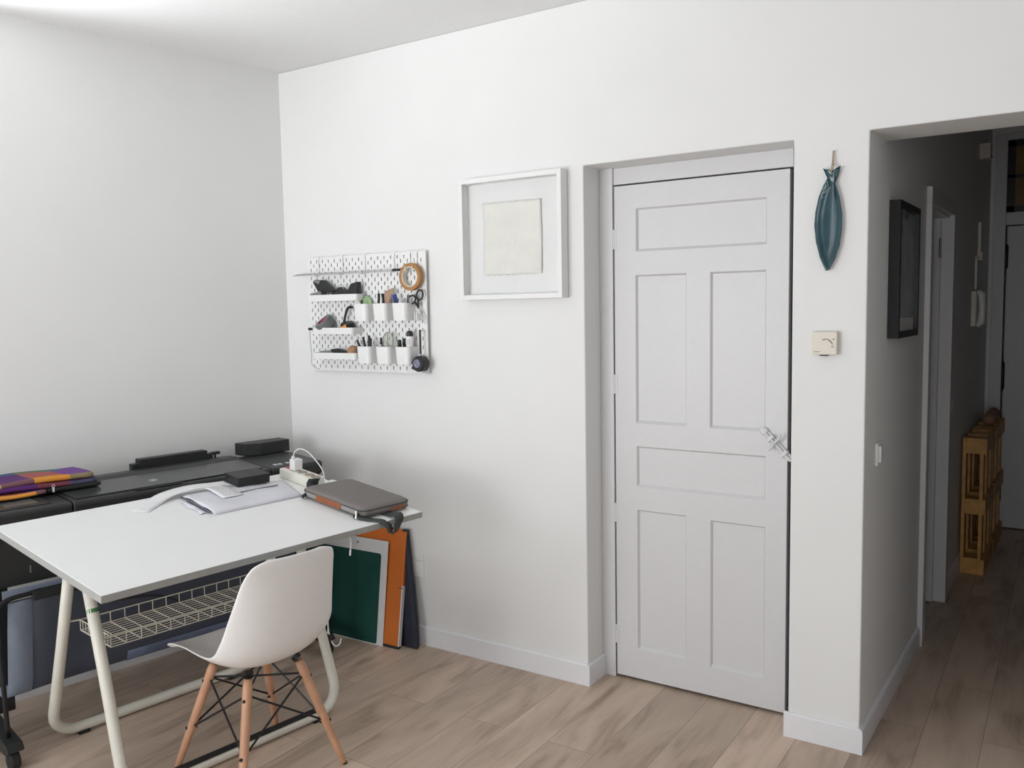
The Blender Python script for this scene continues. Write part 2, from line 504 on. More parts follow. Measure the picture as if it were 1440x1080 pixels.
def inpan(x, z): return any(p[0] < x < p[1] and p[2] < z < p[3] for p in pan)
vc = {}
def vv(x, z):
    k = (round(x, 4), round(z, 4))
    if k not in vc: vc[k] = d1.bm.verts.new((x, yf, z))
    return vc[k]
for i in range(len(gx) - 1):
    for j in range(len(gz) - 1):
        if not inpan((gx[i] + gx[i + 1]) / 2, (gz[j] + gz[j + 1]) / 2):
            d1.bm.faces.new((vv(gx[i], gz[j]), vv(gx[i + 1], gz[j]), vv(gx[i + 1], gz[j + 1]), vv(gx[i], gz[j + 1])))
dp, sl = .012, .007
for x0, x1, z0, z1 in pan:
    o4 = [(x0, z0), (x1, z0), (x1, z1), (x0, z1)]
    i4 = [(x0 + sl, z0 + sl * 1.6), (x1 - sl, z0 + sl * 1.6), (x1 - sl, z1 - sl), (x0 + sl, z1 - sl)]
    A = [d1.bm.verts.new((x, yf, z)) for x, z in o4]; B = [d1.bm.verts.new((x, yf + dp, z)) for x, z in i4]
    for k in range(4): d1.bm.faces.new((A[k], A[(k + 1) % 4], B[(k + 1) % 4], B[k]))
    d1.bm.faces.new(B)
d1.box(X0, X1, yf + .013, yf + .040, Z0, Z1)
for x in (X0, X1 - .0005): d1.box(x, x + .0005, yf, yf + .02, Z0, Z1)
d1.box(X0, X1, yf, yf + .02, Z1 - .0005, Z1); d1.box(X0, X1, yf, yf + .02, Z0, Z0 + .0005)
door = struct(d1.build('door_1', GLOSSW))
for z in (1.865, 1.266, .72, .191):
    MB().lathe([(.006, -.04), (.006, .04)], 10, TR(1.800, .142, z)).box(1.802, 1.812, .1385, .141, z - .04, z + .04).build('hinge', GLOSSW, door, smooth=False)
lt = MB()
LM = TR(2.476, yf, 1.060, 0, 0, math.radians(46))
lt.box(-.072, .074, -.010, 0, -.013, .013, LM)
lt.lathe([(.016, 0), (.016, .014), (.009, .018)], 14, LM @ TR(-.066, 0, 0, 0, PI / 2))
lt.tube([LM @ Vector((-.06, -.016, .0)), LM @ Vector((.082, -.016, .0))], .006, 8)
for x in (-.03, .045):
    lt.box(x - .007, x + .007, -.024, 0, -.017, .017, LM)
lt.tube([LM @ Vector((-.005, -.018, 0)), LM @ Vector((-.005, -.032, .01)), LM @ Vector((-.008, -.035, .034)), LM @ Vector((-.016, -.03, .045))], .0055, 8)
lt.tube([LM @ Vector((-.005, -.018, 0)), LM @ Vector((.0, -.03, -.014)), LM @ Vector((-.002, -.034, -.03))], .0055, 8)
latch = lt.build('slide_bolt', GLOSSW, door, bevel=.0015)

# hall side door: casing, lining and the leaf standing open into the side room
b = MB()
def cas(y0, y1, z0, z1, x0, x1):
    b.prism([(hx(y0) + x0, y0), (hx(y1) + x0, y1), (hx(y1) + x1, y1), (hx(y0) + x1, y0)], z0, z1)
cas(1.145, 1.215, 0, 2.024, -.001, .022); cas(1.850, 1.920, 0, 2.024, -.001, .022); cas(1.145, 1.920, 2.025, 2.095, -.001, .022)
cas(1.19, 1.205, 0, 2.03, -HT, 0); cas(1.855, 1.87, 0, 2.03, -HT, 0); cas(1.2055, 1.8545, 2.014, 2.0245, -HT, 0)
struct(b.build('trim_2', GLOSSW))
dl = struct(MB().box(2.10, hx(1.8) - HT + .085, 1.800, 1.838, .01, 2.012).build('door_2', GLOSSW))
MB().lathe([(.006, -.05), (.006, .05)], 8, TR(2.822, 1.797, 1.86)).build('hinge', STEEL, dl)

# front door at the end of the hall with its amber transom
b = MB()
b.box(2.93, 3.0, HYE - .03, HYE + .06, 0, 2.71); b.box(3.86, 3.93, HYE - .03, HYE + .06, 0, 2.71); b.box(3.0, 3.86, HYE - .03, HYE + .06, 2.665, 2.71); b.box(3.0, 3.86, HYE - .02, HYE + .06, 2.10, 2.185)
struct(b.build('trim_3', GLOSSW, bevel=.003))
fd = MB()
fx0, fx1, fy = 3.012, 3.85, HYE + .01
fd.box(fx0, fx1, fy + .012, fy + .05, .012, 2.092)
fpan = [(3.13, 3.73, 1.55, 1.95), (3.13, 3.40, 1.10, 1.48), (3.46, 3.73, 1.10, 1.48), (3.13, 3.40, .2, .95), (3.46, 3.73, .2, .95)]
gx = sorted({fx0, fx1, *[p[0] for p in fpan], *[p[1] for p in fpan]}); gz = sorted({.012, 2.092, *[p[2] for p in fpan], *[p[3] for p in fpan]})
for i in range(len(gx) - 1):
    for j in range(len(gz) - 1):
        mx_, mz_ = (gx[i] + gx[i + 1]) / 2, (gz[j] + gz[j + 1]) / 2
        if not any(p[0] < mx_ < p[1] and p[2] < mz_ < p[3] for p in fpan):
            fd.box(gx[i], gx[i + 1], fy, fy + .0125, gz[j], gz[j + 1])
fdo = struct(fd.build('door_3', GLOSSW))
for z0, z1 in ((1.80, 1.97), (.97, 1.17), (.18, .36)):
    zc, hh = (z0 + z1) / 2, (z1 - z0) / 2
    MB().tube([(3.006, fy - .012, zc - hh), (3.006, fy - .012, zc - hh * .8), (3.006, fy - .012, zc + hh * .9), (3.006, fy - .012, zc + hh)], [.003, .014, .014, .008], 10).build('hinge', BLKM, fdo, smooth=True)
tw = MB()
for x0, x1, z0, z1 in ((3.0, 3.045, 2.185, 2.665), (3.815, 3.86, 2.185, 2.665), (3.0, 3.86, 2.185, 2.225), (3.0, 3.86, 2.625, 2.665), (3.0, 3.86, 2.415, 2.435), (3.42, 3.44, 2.185, 2.665)):
    tw.box(x0, x1, HYE - .005, HYE + .04, z0, z1)
two = struct(tw.build('window_3', BLKM))
MB().box(3.03, 3.83, HYE + .015, HYE + .021, 2.21, 2.64).build('glass', AMBER, two)

# ------------------------------------------------------------------ on the back wall
# shadow box
T0 = thing('picture_frame', 'square white shadow box frame holding a cream deckle-edged sheet, on the back wall', 'picture frame', TR(1.149, 0, 1.629))
w_, h_, dpt, fw = .513, .517, .055, .021
fr = MB()
fr.box(0, fw, -dpt, -.002, 0, h_); fr.box(w_ - fw, w_, -dpt, -.002, 0, h_); fr.box(fw, w_ - fw, -dpt, -.002, 0, fw); fr.box(fw, w_ - fw, -dpt, -.002, h_ - fw, h_)
fr.build('frame', FRAMEW, T0, bevel=.0015)
MB().box(fw, w_ - fw, -.008, -.003, fw, h_ - fw).build('backing', BACKW, T0)
gl = mat('picture_glass', (1, 1, 1), .02, trans=1, ior=1.06, noise=.001)
MB().box(fw + .0005, w_ - fw - .0005, -.047, -.0455, fw + .0005, h_ - fw - .0005).build('glass', gl, T0)
rnd = random.Random(3)
rows = []
for j in range(25):
    row = []
    for i in range(25):
        u, v = i / 24, j / 24
        ex_ = .003 * (rnd.random() - .5) if i in (0, 24) else 0
        ez_ = .008 * (rnd.random() - .5) if j in (0,) else (.003 * (rnd.random() - .5) if j == 24 else 0)
        lift = .004 + .0012 * math.sin(u * 9 + v * 7) + .0015 * rnd.random()
        row.append(Vector((.103 + .292 * u + ex_, -.010 - lift, .104 + .308 * v + ez_)))
    rows.append(row)
pp = MB().sheet(rows).build('paper', DECKLE, T0, smooth=True, solid=.0015)
pr = MB()
pts = [(.30 + .05 * math.sin(k * 1.9) * (k % 5) / 5 - .04, .24 + .03 * math.cos(k * 2.3)) for k in range(12)]
pr.tube([(p[0], -.0152, p[1]) for p in pts], .0012, 5)
pr.build('embossed_mark', DECKLE, pp)
MB().tube([(.215, -.0152, .18), (.214, -.0152, .11)], .0007, 5).build('embossed_line', DECKLE, pp)
MB().tube([(.37, -.0152, .118), (.378, -.0152, .124), (.38, -.0152, .117), (.384, -.0152, .122)], .0008, 5).build('pencil_mark', INK, pp)

# pegboard
PX, PZ, PW, PH = .178, 1.299, .758, .560
PB = TR(PX, 0, PZ)
T0 = thing('pegboard', 'large white slotted pegboard on the back wall near the corner', 'pegboard', PB)
pg = MB()
cols, rws = 36, 27
sw, sh = .0062, .0165
xs = [0]
for c in range(cols):
    xc = PW / 2 + (c - (cols - 1) / 2) * .0201
    xs += [xc - sw / 2, xc + sw / 2]
xs.append(PW)
zs = [0]
for r in range(rws):
    zc = PH / 2 + (r - (rws - 1) / 2) * .0199
    zs += [zc - sh / 2, zc + sh / 2]
zs.append(PH)
V = {}
def pv(i, j):
    if (i, j) not in V: V[i, j] = pg.bm.verts.new((xs[i], -.020, zs[j]))
    return V[i, j]
for i in range(len(xs) - 1):
    for j in range(len(zs) - 1):
        if i % 2 == 1 and j % 2 == 1 and ((i // 2 + j // 2) % 2 == 0): continue
        pg.bm.faces.new((pv(i, j), pv(i + 1, j), pv(i + 1, j + 1), pv(i, j + 1)))
pg.build('panel', WPL, T0, solid=.0055, off=0)
for x in (.06, PW - .06):
    for z in (.05, PH - .05): MB().box(x - .012, x + .012, -.0175, 0, z - .012, z + .012).build('spacer', WPL, T0)

yb = -.0228   # front of the board
def tray(x0, x1, z, label):
    t = thing('pegboard_tray', label, 'tray', TR((x0 + x1) / 2, yb, z), 'white trays on the pegboard')
    w, d, h = x1 - x0, .075, .031
    out = []
    def ring(wd, dd, zz, r=.018):
        pts = [(-wd / 2, 0), (wd / 2, 0)]
        for k in range(6):
            a = math.radians(0 - 90 * k / 5); pts.append((wd / 2 - r + r * math.cos(a), -dd + r + r * math.sin(a)))
        for k in range(6):
            a = math.radians(-90 - 90 * k / 5); pts.append((-wd / 2 + r + r * math.cos(a), -dd + r + r * math.sin(a)))
        return [Vector((p[0], p[1], zz)) for p in pts]
    def inr(wd, dd, zz): return [Vector((p.x, p.y - .002, p.z)) for p in ring(wd, dd, zz, .016)]
    m = MB().loft([ring(w - .004, d - .002, 0), ring(w, d, h), inr(w - .005, d - .0045, h), inr(w - .009, d - .0065, .003)])
    m.build('tray', WPL, t, smooth=False)
    for q in (-w / 2 + .023, w / 2 - .023): MB().box(q - .003, q + .003, -.001, .008, h - .004, h + .004).build('hook', WPL, t)
    return t
TZ = [(.240, .572, 1.641), (.262, .540, 1.482), (.262, .552, 1.361)]
tray(*TZ[0], 'white pegboard tray holding the open black stapler, topmost of three')
tray(*TZ[1], 'white pegboard tray holding the grey tape roll, between the other two trays')
tray(*TZ[2], 'white pegboard tray with the black handle and tan block, lowest of three')

def cup(x0, z, label, w=.086):
    t = thing('pegboard_cup', label, 'cup', TR(x0 + w / 2, yb, z), 'white cups on the pegboard')
    d, h = .075, .080
    def ring(wd, dd, zz, r=.022, o=0):
        pts = [(-wd / 2, -o), (wd / 2, -o)]
        for k in range(7):
            a = math.radians(-90 * k / 6); pts.append((wd / 2 - r + r * math.cos(a), -dd + r + r * math.sin(a)))
        for k in range(7):
            a = math.radians(-90 - 90 * k / 6); pts.append((-wd / 2 + r + r * math.cos(a), -dd + r + r * math.sin(a)))
        return [Vector((p[0], p[1], zz)) for p in pts]
    MB().loft([ring(w - .006, d - .004, 0), ring(w, d, h), ring(w - .005, d - .0025, h, .02, .002), ring(w - .010, d - .006, .004, .02, .002)]).build('cup', WPL, t)
    MB().box(-.012, .012, -.001, .010, h - .006, h + .004).build('hook', WPL, t)
    return t
CZ1, CZ2 = 1.544, 1.344
CX = [.545, .664, .783]; DX = [.557, .676, .795]
cup(CX[0], CZ1, 'white pegboard cup with pale green foam sticking out, upper row')
cup(CX[1], CZ1, 'white pegboard cup holding pliers handles and folded brown card, upper row')
cup(CX[2], CZ1, 'white pegboard cup holding the blue knife, upper row below the masking tape')
cup(DX[0], CZ2, 'white pegboard cup with thin black tools fanned out, lower row')
cup(DX[1], CZ2, 'white pegboard cup with the clear plastic pouch, lower row')
cup(DX[2], CZ2, 'white pegboard cup with the white bottle and black markers, lower row')

def stick(name, label, cat, x, y, z0, L, lean=(0, 0), r=.004, m=BLK, group=None, tip=None):
    """a slim tool standing in a cup, bottom at (x,y,z0)"""
    d = Vector((lean[0], lean[1], 1)).normalized()
    q = Vector((0, 0, 1)).rotation_difference(d).to_matrix().to_4x4()
    t = thing(name, label, cat, TR(x, y, z0) @ q, group)
    MB().lathe([(r * .55, 0), (r, .012), (r, L * .8), (r * .85, L), (r * .4, L + .001)], 10).build('barrel', m, t, smooth=True)
    if tip is not None:
        MB().lathe([(r * 1.12, L * .72), (r * 1.12, L * .99), (r * .6, L * 1.004)], 10).build('cap', tip, t, smooth=True)
    return t
cy = yb - .034
# cup 1: green things
t = thing('foam_wad', 'crumpled pale green foam sheet in the leftmost upper pegboard cup', 'foam', TR(CX[0] + .043, cy, CZ1 + .004))
rows = []
for j in range(7):
    v = j / 6
    rows.append([Vector((-.030 + .060 * u + .006 * math.sin(9 * u + 5 * v), .018 * math.sin(7 * u + 2 * v), .010 + v * (.085 + .022 * math.sin(11 * u)))) for u in [i / 12 for i in range(13)]])
MB().sheet(rows).build('sheet', GRN, t, smooth=True, solid=.004, off=0)
stick('marker', 'dark marker leaning in front of the pale green foam', 'marker', CX[0] + .037, cy - .024, CZ1 + .005, .094, (.12, 0), .0045, GRND, None, BLK)
stick('marker', 'grey marker behind the pale green foam', 'marker', CX[0] + .030, cy + .024, CZ1 + .005, .120, (.0, -.03), .0045, GREYP, None, GREYP)
# cup 2: pliers and card
t = thing('pliers', 'pliers with two black handles standing in the middle upper pegboard cup', 'pliers', TR(CX[1] + .026, cy - .004, CZ1 + .004, 0, 0, .05))
MB().tube([(0, 0, 0), (0, 0, .05)], .007, 8).build('jaw', STEEL, t)
for s in (-1, 1):
    MB().tube(smoothpath([(s * .003, 0, .045), (s * .014, 0, .07), (s * .013, 0, .10), (s * .010, -.004, .122)], 5), .006, 8).build('handle', BLK, t, smooth=True)
t = thing('folded_card', 'folded brown card strip sticking out of the middle upper pegboard cup', 'card', TR(CX[1] + .056, cy, CZ1 + .004))
MB().prism([(-.016, 0), (-.012, .07), (-.006, .118), (.004, .134), (.048, .146), (.050, .124), (.036, .118), (.024, .09), (.016, 0)], -.002, .002, 'y').build('strip', CARDB, t)
MB().prism([(-.019, 0), (-.015, .07), (-.009, .120), (-.005, .122), (-.011, .07), (-.014, 0)], -.003, .003, 'y').build('dark_edge', BLK, t)
stick('pen', 'slim black pen beside the folded brown card', 'pen', CX[1] + .044, cy + .006, CZ1 + .005, .122, (.08, 0), .004, BLK)
# cup 3
t = thing('craft_knife', 'dark blue craft knife leaning left in the rightmost upper pegboard cup', 'knife', TR(CX[2] + .036, cy - .01, CZ1 + .006, 0, 0, -.32))
MB().prism(rrect(.020, .012, .004), 0, .118).build('handle', BLUEP, t)
MB().box(-.005, .005, -.007, -.0055, .05, .095).build('slider', BLK, t)
t = thing('tweezers', 'thin steel tweezers standing in the rightmost upper pegboard cup', 'tweezers', TR(CX[2] + .060, cy, CZ1 + .004, 0, 0, .13))
for s in (-1, 1):
    MB().box(s * .004 - .0012, s * .004 + .0012, -.004, .004, 0, .112).build('arm', GREYP, t)
# cup 4
for k, (dx, ln, L) in enumerate(((-.018, -.55, .118), (.012, -.28, .122), (.024, .02, .126), (.034, .12, .112))):
    stick('needle_file', 'thin black tool in the fan of the left lower pegboard cup', 'hand tool', DX[0] + .040 + dx * .7, cy + .004 - .006 * k, CZ2 + .005, L, (ln, 0), .0058, BLK, 'black tools in the left lower cup')
# cup 5
stick('pen', 'grey pen at the left of the clear plastic pouch', 'pen', DX[1] + .020, cy, CZ2 + .005, .116, (-.10, 0), .005, GREYP, None, BLK)
t = thing('plastic_pouch', 'clear plastic pouch with a rounded top in the middle lower pegboard cup', 'pouch', TR(DX[1] + .052, cy, CZ2 + .006))
poly = [(-.024, 0), (.026, 0), (.032, .09)] + [(.004 + .028 * math.cos(a), .105 + .034 * math.sin(a)) for a in [PI * k / 10 for k in range(11)]] + [(-.026, .09)]
MB().prism(poly, -.003, .003, 'y').build('pouch', CLEARG, t, bevel=.001)
MB().tube([(-.026, -.004, .06)] + [(.004 + .030 * math.cos(a), -.004, .105 + .036 * math.sin(a)) for a in [PI - PI * k / 10 for k in range(11)]] + [(.032, -.004, .06)], .0018, 6).tube([(.0, -.004, .07), (.002, -.005, .138)], .002, 6).build('seam', GREYP, t)
# cup 6
for k, (dx, ln, L, r) in enumerate(((.018, -.06, .106, .008), (.030, .02, .112, .008), (.040, .06, .124, .006))):
    stick('marker', 'black marker bunched at the left of the white bottle in the right lower pegboard cup', 'marker', DX[2] + dx, cy - .012 + .010 * k, CZ2 + .005, L, (ln, 0), r, BLK, 'black markers in the right lower cup', BLK)
t = thing('glue_bottle', 'white bottle with a black cap in the right lower pegboard cup', 'bottle', TR(DX[2] + .064, cy, CZ2 + .005))
MB().lathe([(.016, 0), (.017, .004), (.017, .118), (.014, .122)], 18).build('body', WPL, t, smooth=False)
MB().lathe([(.012, .121), (.014, .124), (.014, .142), (.010, .147), (.003, .148)], 16).build('cap', BLK, t)
MB().box(-.010, .010, -.0175, -.0168, .085, .11).build('label_print', INK, t)

# top tray: open stapler and tape dispenser
zt = TZ[0][2] + .003
t = thing('stapler', 'dark grey stapler lying open at the left of the top pegboard tray', 'stapler', TR(.315, yb - .036, zt))
MB().prism([(-.070, .024), (-.066, .036), (.006, .048), (.010, .024)], -.020, .020, 'y').build('base', GREYP, t, bevel=.003)
MB().prism([(-.018, .046), (-.050, .092), (-.038, .104), (.016, .100), (.090, .046), (.080, .036)], -.016, .016, 'y').build('arm', BLK, t, bevel=.004)
MB().prism([(-.040, .094), (-.034, .101), (.006, .099), (-.008, .080)], -.0175, .0175, 'y').build('badge', GREYP, t, bevel=.001)
t = thing('tape_dispenser', 'black tape dispenser with a scooped top on the top pegboard tray', 'dispenser', TR(.490, yb - .036, zt))
poly = [(-.105, .001), (.064, .001), (.066, .086), (.048, .080), (.030, .078), (.012, .052), (-.008, .040), (-.026, .050), (-.042, .064), (-.058, .060), (-.072, .042), (-.100, .040)]
MB().prism(poly, -.018, .018, 'y').build('body', BLK, t, bevel=.003)
MB().tube([(-.050 + .020 * math.cos(a), -.004, .052 + .022 * math.sin(a)) for a in [PI * k / 8 for k in range(9)]], .003, 6).build('clear_guard', CLEARG, t)

# middle tray: grey tape roll, tape measure reel, black hook
zt = TZ[1][2] + .003
t = thing('tape_roll', 'grey duct tape roll with a pink printed core on the middle tray', 'tape', TR(.326, yb - .037, zt + .046, 0, .62, -.38))
MB().lathe([(.029, -.022), (.047, -.022), (.047, .022), (.029, .022)], 28, None, True).build('tape', GTAPE, t, smooth=False)
MB().lathe([(.026, -.0225), (.029, -.0225), (.029, .0225), (.026, .0225)], 28, None, True).lathe([(.0255, -.021), (.0256, -.019)], 28).build('core', PINKC, t)
t = thing('angled_hook', 'bent black plastic hook standing up behind the orange reel', 'hook', TR(.452, yb - .026, zt))
MB().tube(smoothpath([(-.012, 0, .0), (-.010, 0, .05), (.004, 0, .092), (.016, 0, .118), (.036, -.002, .126), (.052, -.004, .124)], 6), .0055, 8, flat=1.2).build('stem', BLK, t, smooth=True)
t = thing('reel', 'orange and black reel lying tilted at the right of the middle tray', 'reel', TR(.474, yb - .036, zt + .036, 0, .25, .10))
MB().lathe([(.003, .016), (.028, .016), (.033, .010), (.033, -.010), (.028, -.016), (.003, -.016)], 24).build('case', BLK, t, smooth=False)
MB().prism([(-.028, .000), (.028, -.002), (.022, .020), (.002, .008)], -.0350, -.030, 'y').build('tab', ORP, t, bevel=.002)
# bottom tray
zt = TZ[2][2] + .003
t = thing('ruler_blade', 'flat clear grey plastic piece at the left of the bottom pegboard tray', 'blade', TR(.320, yb - .036, zt))
MB().prism([(-.055, .020), (-.02, .034), (.060, .040), (.060, .022)], -.012, .012, 'y').build('blade', GREYP, t, bevel=.001)
t = thing('craft_knife', 'black handled knife lying in the bottom pegboard tray', 'knife', TR(.415, yb - .038, zt))
MB().prism([(-.045, .026), (-.045, .044), (-.006, .048), (.062, .034), (.062, .022)], -.010, .010, 'y').build('handle', BLK, t, bevel=.003)
t = thing('wood_block', 'rounded tan block at the right of the bottom pegboard tray', 'block', TR(.508, yb - .038, zt))
MB().lathe([(.001, .062), (.016, .060), (.025, .050), (.028, .034), (.028, .010), (.020, 0), (.001, 0)], 16).build('block', TAN, t, smooth=True)
# cord at the left side of the trays
t = thing('string', 'thin grey cord dangling from a black clip at the left of the pegboard trays', 'cord', TR(.268, yb - .078, 1.508))
MB().box(-.012, .010, -.006, .004, -.007, .006).build('clip', BLK, t, bevel=.002)
MB().tube(smoothpath([(-.004, -.002, -.004), (-.002, -.003, -.06), (.004, -.003, -.13), (-.001, 0, -.17), (.0, .02, -.19), (.006, .045, -.20)], 6), .0016, 6).build('strand', GCORD, t)

# ruler on hooks
t = thing('steel_ruler', 'long thin steel ruler lying on hooks along the top of the pegboard', 'ruler', TR(.102, -.048, 1.771))
MB().box(.030, .66, -.004, .004, 0, .009).build('blade', STEEL, t)
MB().prism([(0, 0), (.030, .0005), (.030, .0085), (.004, .003)], -.0035, .0035, 'y').build('tip', STEEL, t)
MB().box(.66, .70, -.0045, .0045, -.001, .011).build('end_cap', BLK, t)
def hook(x, z, label, L=.085):
    t = thing('pegboard_hook', label, 'hook', TR(x, yb, z), 'wire hooks on the pegboard')
    MB().tube([(0, 0, L), (0, -.004, L - .006), (0, -.004, 0), (0, -.010, -.006), (0, -.034, -.006), (0, -.040, .004), (0, -.040, .018)], .0022, 6).build('wire', WPL, t)
    MB().box(-.004, .004, -.002, .006, L - .01, L + .004).build('anchor', WPL, t)
for x, w in ((.262, 'leftmost'), (.425, 'second from the left'), (.570, 'third from the left'), (.752, 'nearest the masking tape')):
    hook(x, 1.774, 'slim white hook carrying the steel ruler, ' + w)
for x, w in ((.848, 'left'), (.888, 'right')):
    hook(x, 1.772, 'slim white hook inside the masking tape roll, the %s one of two' % w)
t = thing('tape_roll', 'brown masking tape roll hanging on the pegboard\'s upper right corner', 'tape', TR(.868, -.046, 1.7415, 0, PI / 2))
MB().lathe([(.046, -.012), (.062, -.012), (.062, .012), (.046, .012)], 40, None, True).build('tape', MTAPE, t)
MB().lathe([(.043, -.0125), (.046, -.0125), (.046, .0125), (.043, .0125)], 40, None, True).build('core', CORE, t)
# scissors
t = thing('scissors', 'black handled scissors hanging point down at the right of the pegboard', 'scissors', TR(.897, -.043, 1.612))
for s, c in ((-1, (-.030, .026)), (1, (.014, .046))):
    pts = []
    for k in range(18):
        a = 2 * PI * k / 18
        e, f_ = .023 * math.cos(a), .018 * math.sin(a)
        th = .45 if s < 0 else 1.25
        pts.append((c[0] + e * math.cos(th) - f_ * math.sin(th), .002 * s, c[1] + e * math.sin(th) + f_ * math.cos(th)))
    hd = MB().tube(pts, .0042, 8, True)
    hd.tube([(c[0] + (.018 if s < 0 else -.010), .002 * s, c[1] - (.012 if s < 0 else .016)), (.004, .002 * s, -.004), (.008, .002 * s, -.014)], .0048, 8)
    hd.build('handle', BLK, t, smooth=True)
    bl = [(.003, -.006), (.013, -.010), (.048 + .004 * s, -.086), (.044 + .004 * s, -.082)]
    MB().prism(bl, .002 * s - .001, .002 * s + .001, 'y').build('blade', STEEL, t)
MB().lathe([(.004, -.004), (.004, .004)], 10, TR(.010, 0, -.016, 0, PI / 2)).build('pivot', STEEL, t)
t = thing('pegboard_clip', 'short white clip below the scissors on the pegboard', 'clip', TR(.893, yb, 1.542))
MB().box(-.008, .008, -.022, 0, 0, .030).box(-.008, -.004, -.030, -.022, .0, .044).box(.004, .008, -.030, -.022, .0, .044).build('clip', WPL, t, bevel=.002)
# tape measure on a strap
t = thing('tape_measure', 'round black tape measure hanging from a strap at the pegboard\'s lower right', 'tape measure', TR(.917, -.053, 1.346))
MB().lathe([(.002, .024), (.030, .024), (.036, .018), (.036, -.018), (.030, -.024), (.002, -.024)], 28, TR(0, 0, 0, 0, PI / 2)).prism([(-.036, -.004), (-.012, -.034), (-.046, -.022)], -.014, .014, 'y').build('case', BLK, t)
MB().lathe([(.001, .0262), (.018, .0262), (.020, .0245), (.020, .0240)], 24, TR(-.004, 0, .002, 0, PI / 2)).build('badge', LENS, t)
MB().box(-.004, .004, -.003, .003, .030, .155).build('strap', BLK, t, bevel=.001)
MB().lathe([(.004, -.002), (.006, 0), (.004, .002)], 12, TR(0, -.004, .040, 0, PI / 2)).build('ring', CHROME, t)
MB().lathe([(.004, .0), (.004, .03)], 8, TR(0, .030, .150, 0, PI / 2)).build('peg', WPL, t)
t = thing('spare_peg', 'small white peg just under the tape measure', 'peg', TR(.922, yb, 1.302))
MB().box(-.014, .014, -.020, 0, -.004, .004).build('peg', WPL, t, bevel=.002)

# fish dish
T0 = thing('fish_dish', 'teal glazed fish-shaped dish hanging tail up between the door and the opening', 'dish', TR(2.690, 0, 1.697))
out = [(-.006, 0), (-.026, .045), (-.040, .10), (-.046, .155), (-.043, .20), (-.033, .25), (-.015, .295), (-.004, .312), (-.020, .346), (-.002, .340), (.010, .334), (.036, .350), (.024, .322), (.018, .300), (.034, .245), (.043, .19), (.043, .14), (.036, .085), (.022, .040), (.004, .004)]
cxm, czm = -.001, .16
bmf = MB()
def fpt(p, s, y):
    # shrink toward the long spine of the fish
    sx = .002 + .012 * (p[1] / .35)
    return Vector((sx + (p[0] - sx) * s, y, p[1] + (czm - p[1]) * (1 - s) * .35))
R1 = [fpt(p, 1, -.012) for p in out]; R2 = [fpt(p, 1, -.024) for p in out]; R3 = [fpt(p, .93, -.025) for p in out]
R4 = [fpt(p, .74, -.019) for p in out]; R5 = [fpt(p, .40, -.016) for p in out]; R0 = [fpt(p, .70, -.002) for p in out]
bmf.loft([R0, R1, R2, R3, R4, R5])
bmf.build('dish', TEAL, T0, smooth=True)
wv = MB()
pts = [(-.024 + .004 * math.sin(k * 1.7) + .016 * k / 11, -.0262 + .002 * (k % 2), .245 + .055 * k / 11) for k in range(12)]
wv.tube(pts + [(p[0] + .007, p[1], p[2] + .002) for p in pts[:2:-1]], .0010, 5)
wv.build('glaze_scribble', mat('pale_glaze_line', (.35, .50, .52), .3, noise=.1), T0)
MB().tube([(.008, -.010, .322), (.009, -.030, .330), (.010, -.030, .345), (.008, -.012, .362), (.009, -.006, .405), (.011, -.010, .404), (.012, -.016, .362), (.015, -.022, .352), (.012, -.028, .336)], .0018, 6).lathe([(.004, -.004), (.005, 0), (.004, .004)], 8, TR(.011, -.016, .358)).build('hanging_cord', JUTE, T0)
MB().lathe([(.0015, 0), (.0015, .02), (.003, .021)], 8, TR(.010, 0, .403, 0, PI / 2)).build('nail', STEEL, T0)

# thermostat
T0 = thing('thermostat', 'small square cream thermostat under the teal fish dish', 'thermostat', TR(2.684, 0, 1.449))
MB().box(-.041, .041, -.028, 0, -.040, .040).build('body', CREAMP, T0, bevel=.003)
dial = MB()
dial.tube([(.004 + .022 * math.cos(a), -.0285, -.008 + .022 * math.sin(a)) for a in [math.radians(d) for d in range(-15, 121, 9)]], .0022, 6)
dial.build('scale_arc', CREAMD, T0)
MB().tube([(.006, -.0292, .013), (.033, -.0292, -.012)], .0022, 6).build('pointer', WPL, T0)
MB().lathe([(.003, 0), (.003, .002)], 10, TR(.030, -.028, .014, 0, PI / 2)).build('indicator', CREAMD, T0)
MB().box(-.036, -.016, -.0288, -.0278, -.031, -.028).build('printed_line', CREAMD, T0)
MB().box(-.016, .010, -.026, -.006, -.044, -.040).build('thumb_slider', BLK, T0)

# double wall outlet, low behind the boards
T0 = thing('wall_outlet', 'white double wall outlet plate low on the wall beside the navy portfolio', 'outlet', TR(.822, 0, .364))
MB().box(-.040, .040, -.009, 0, -.038, .038).build('plate', WPL, T0, bevel=.003)
MB().box(-.038, .038, -.004, 0, .040, .072).build('upper_plate', WPL, T0, bevel=.002)

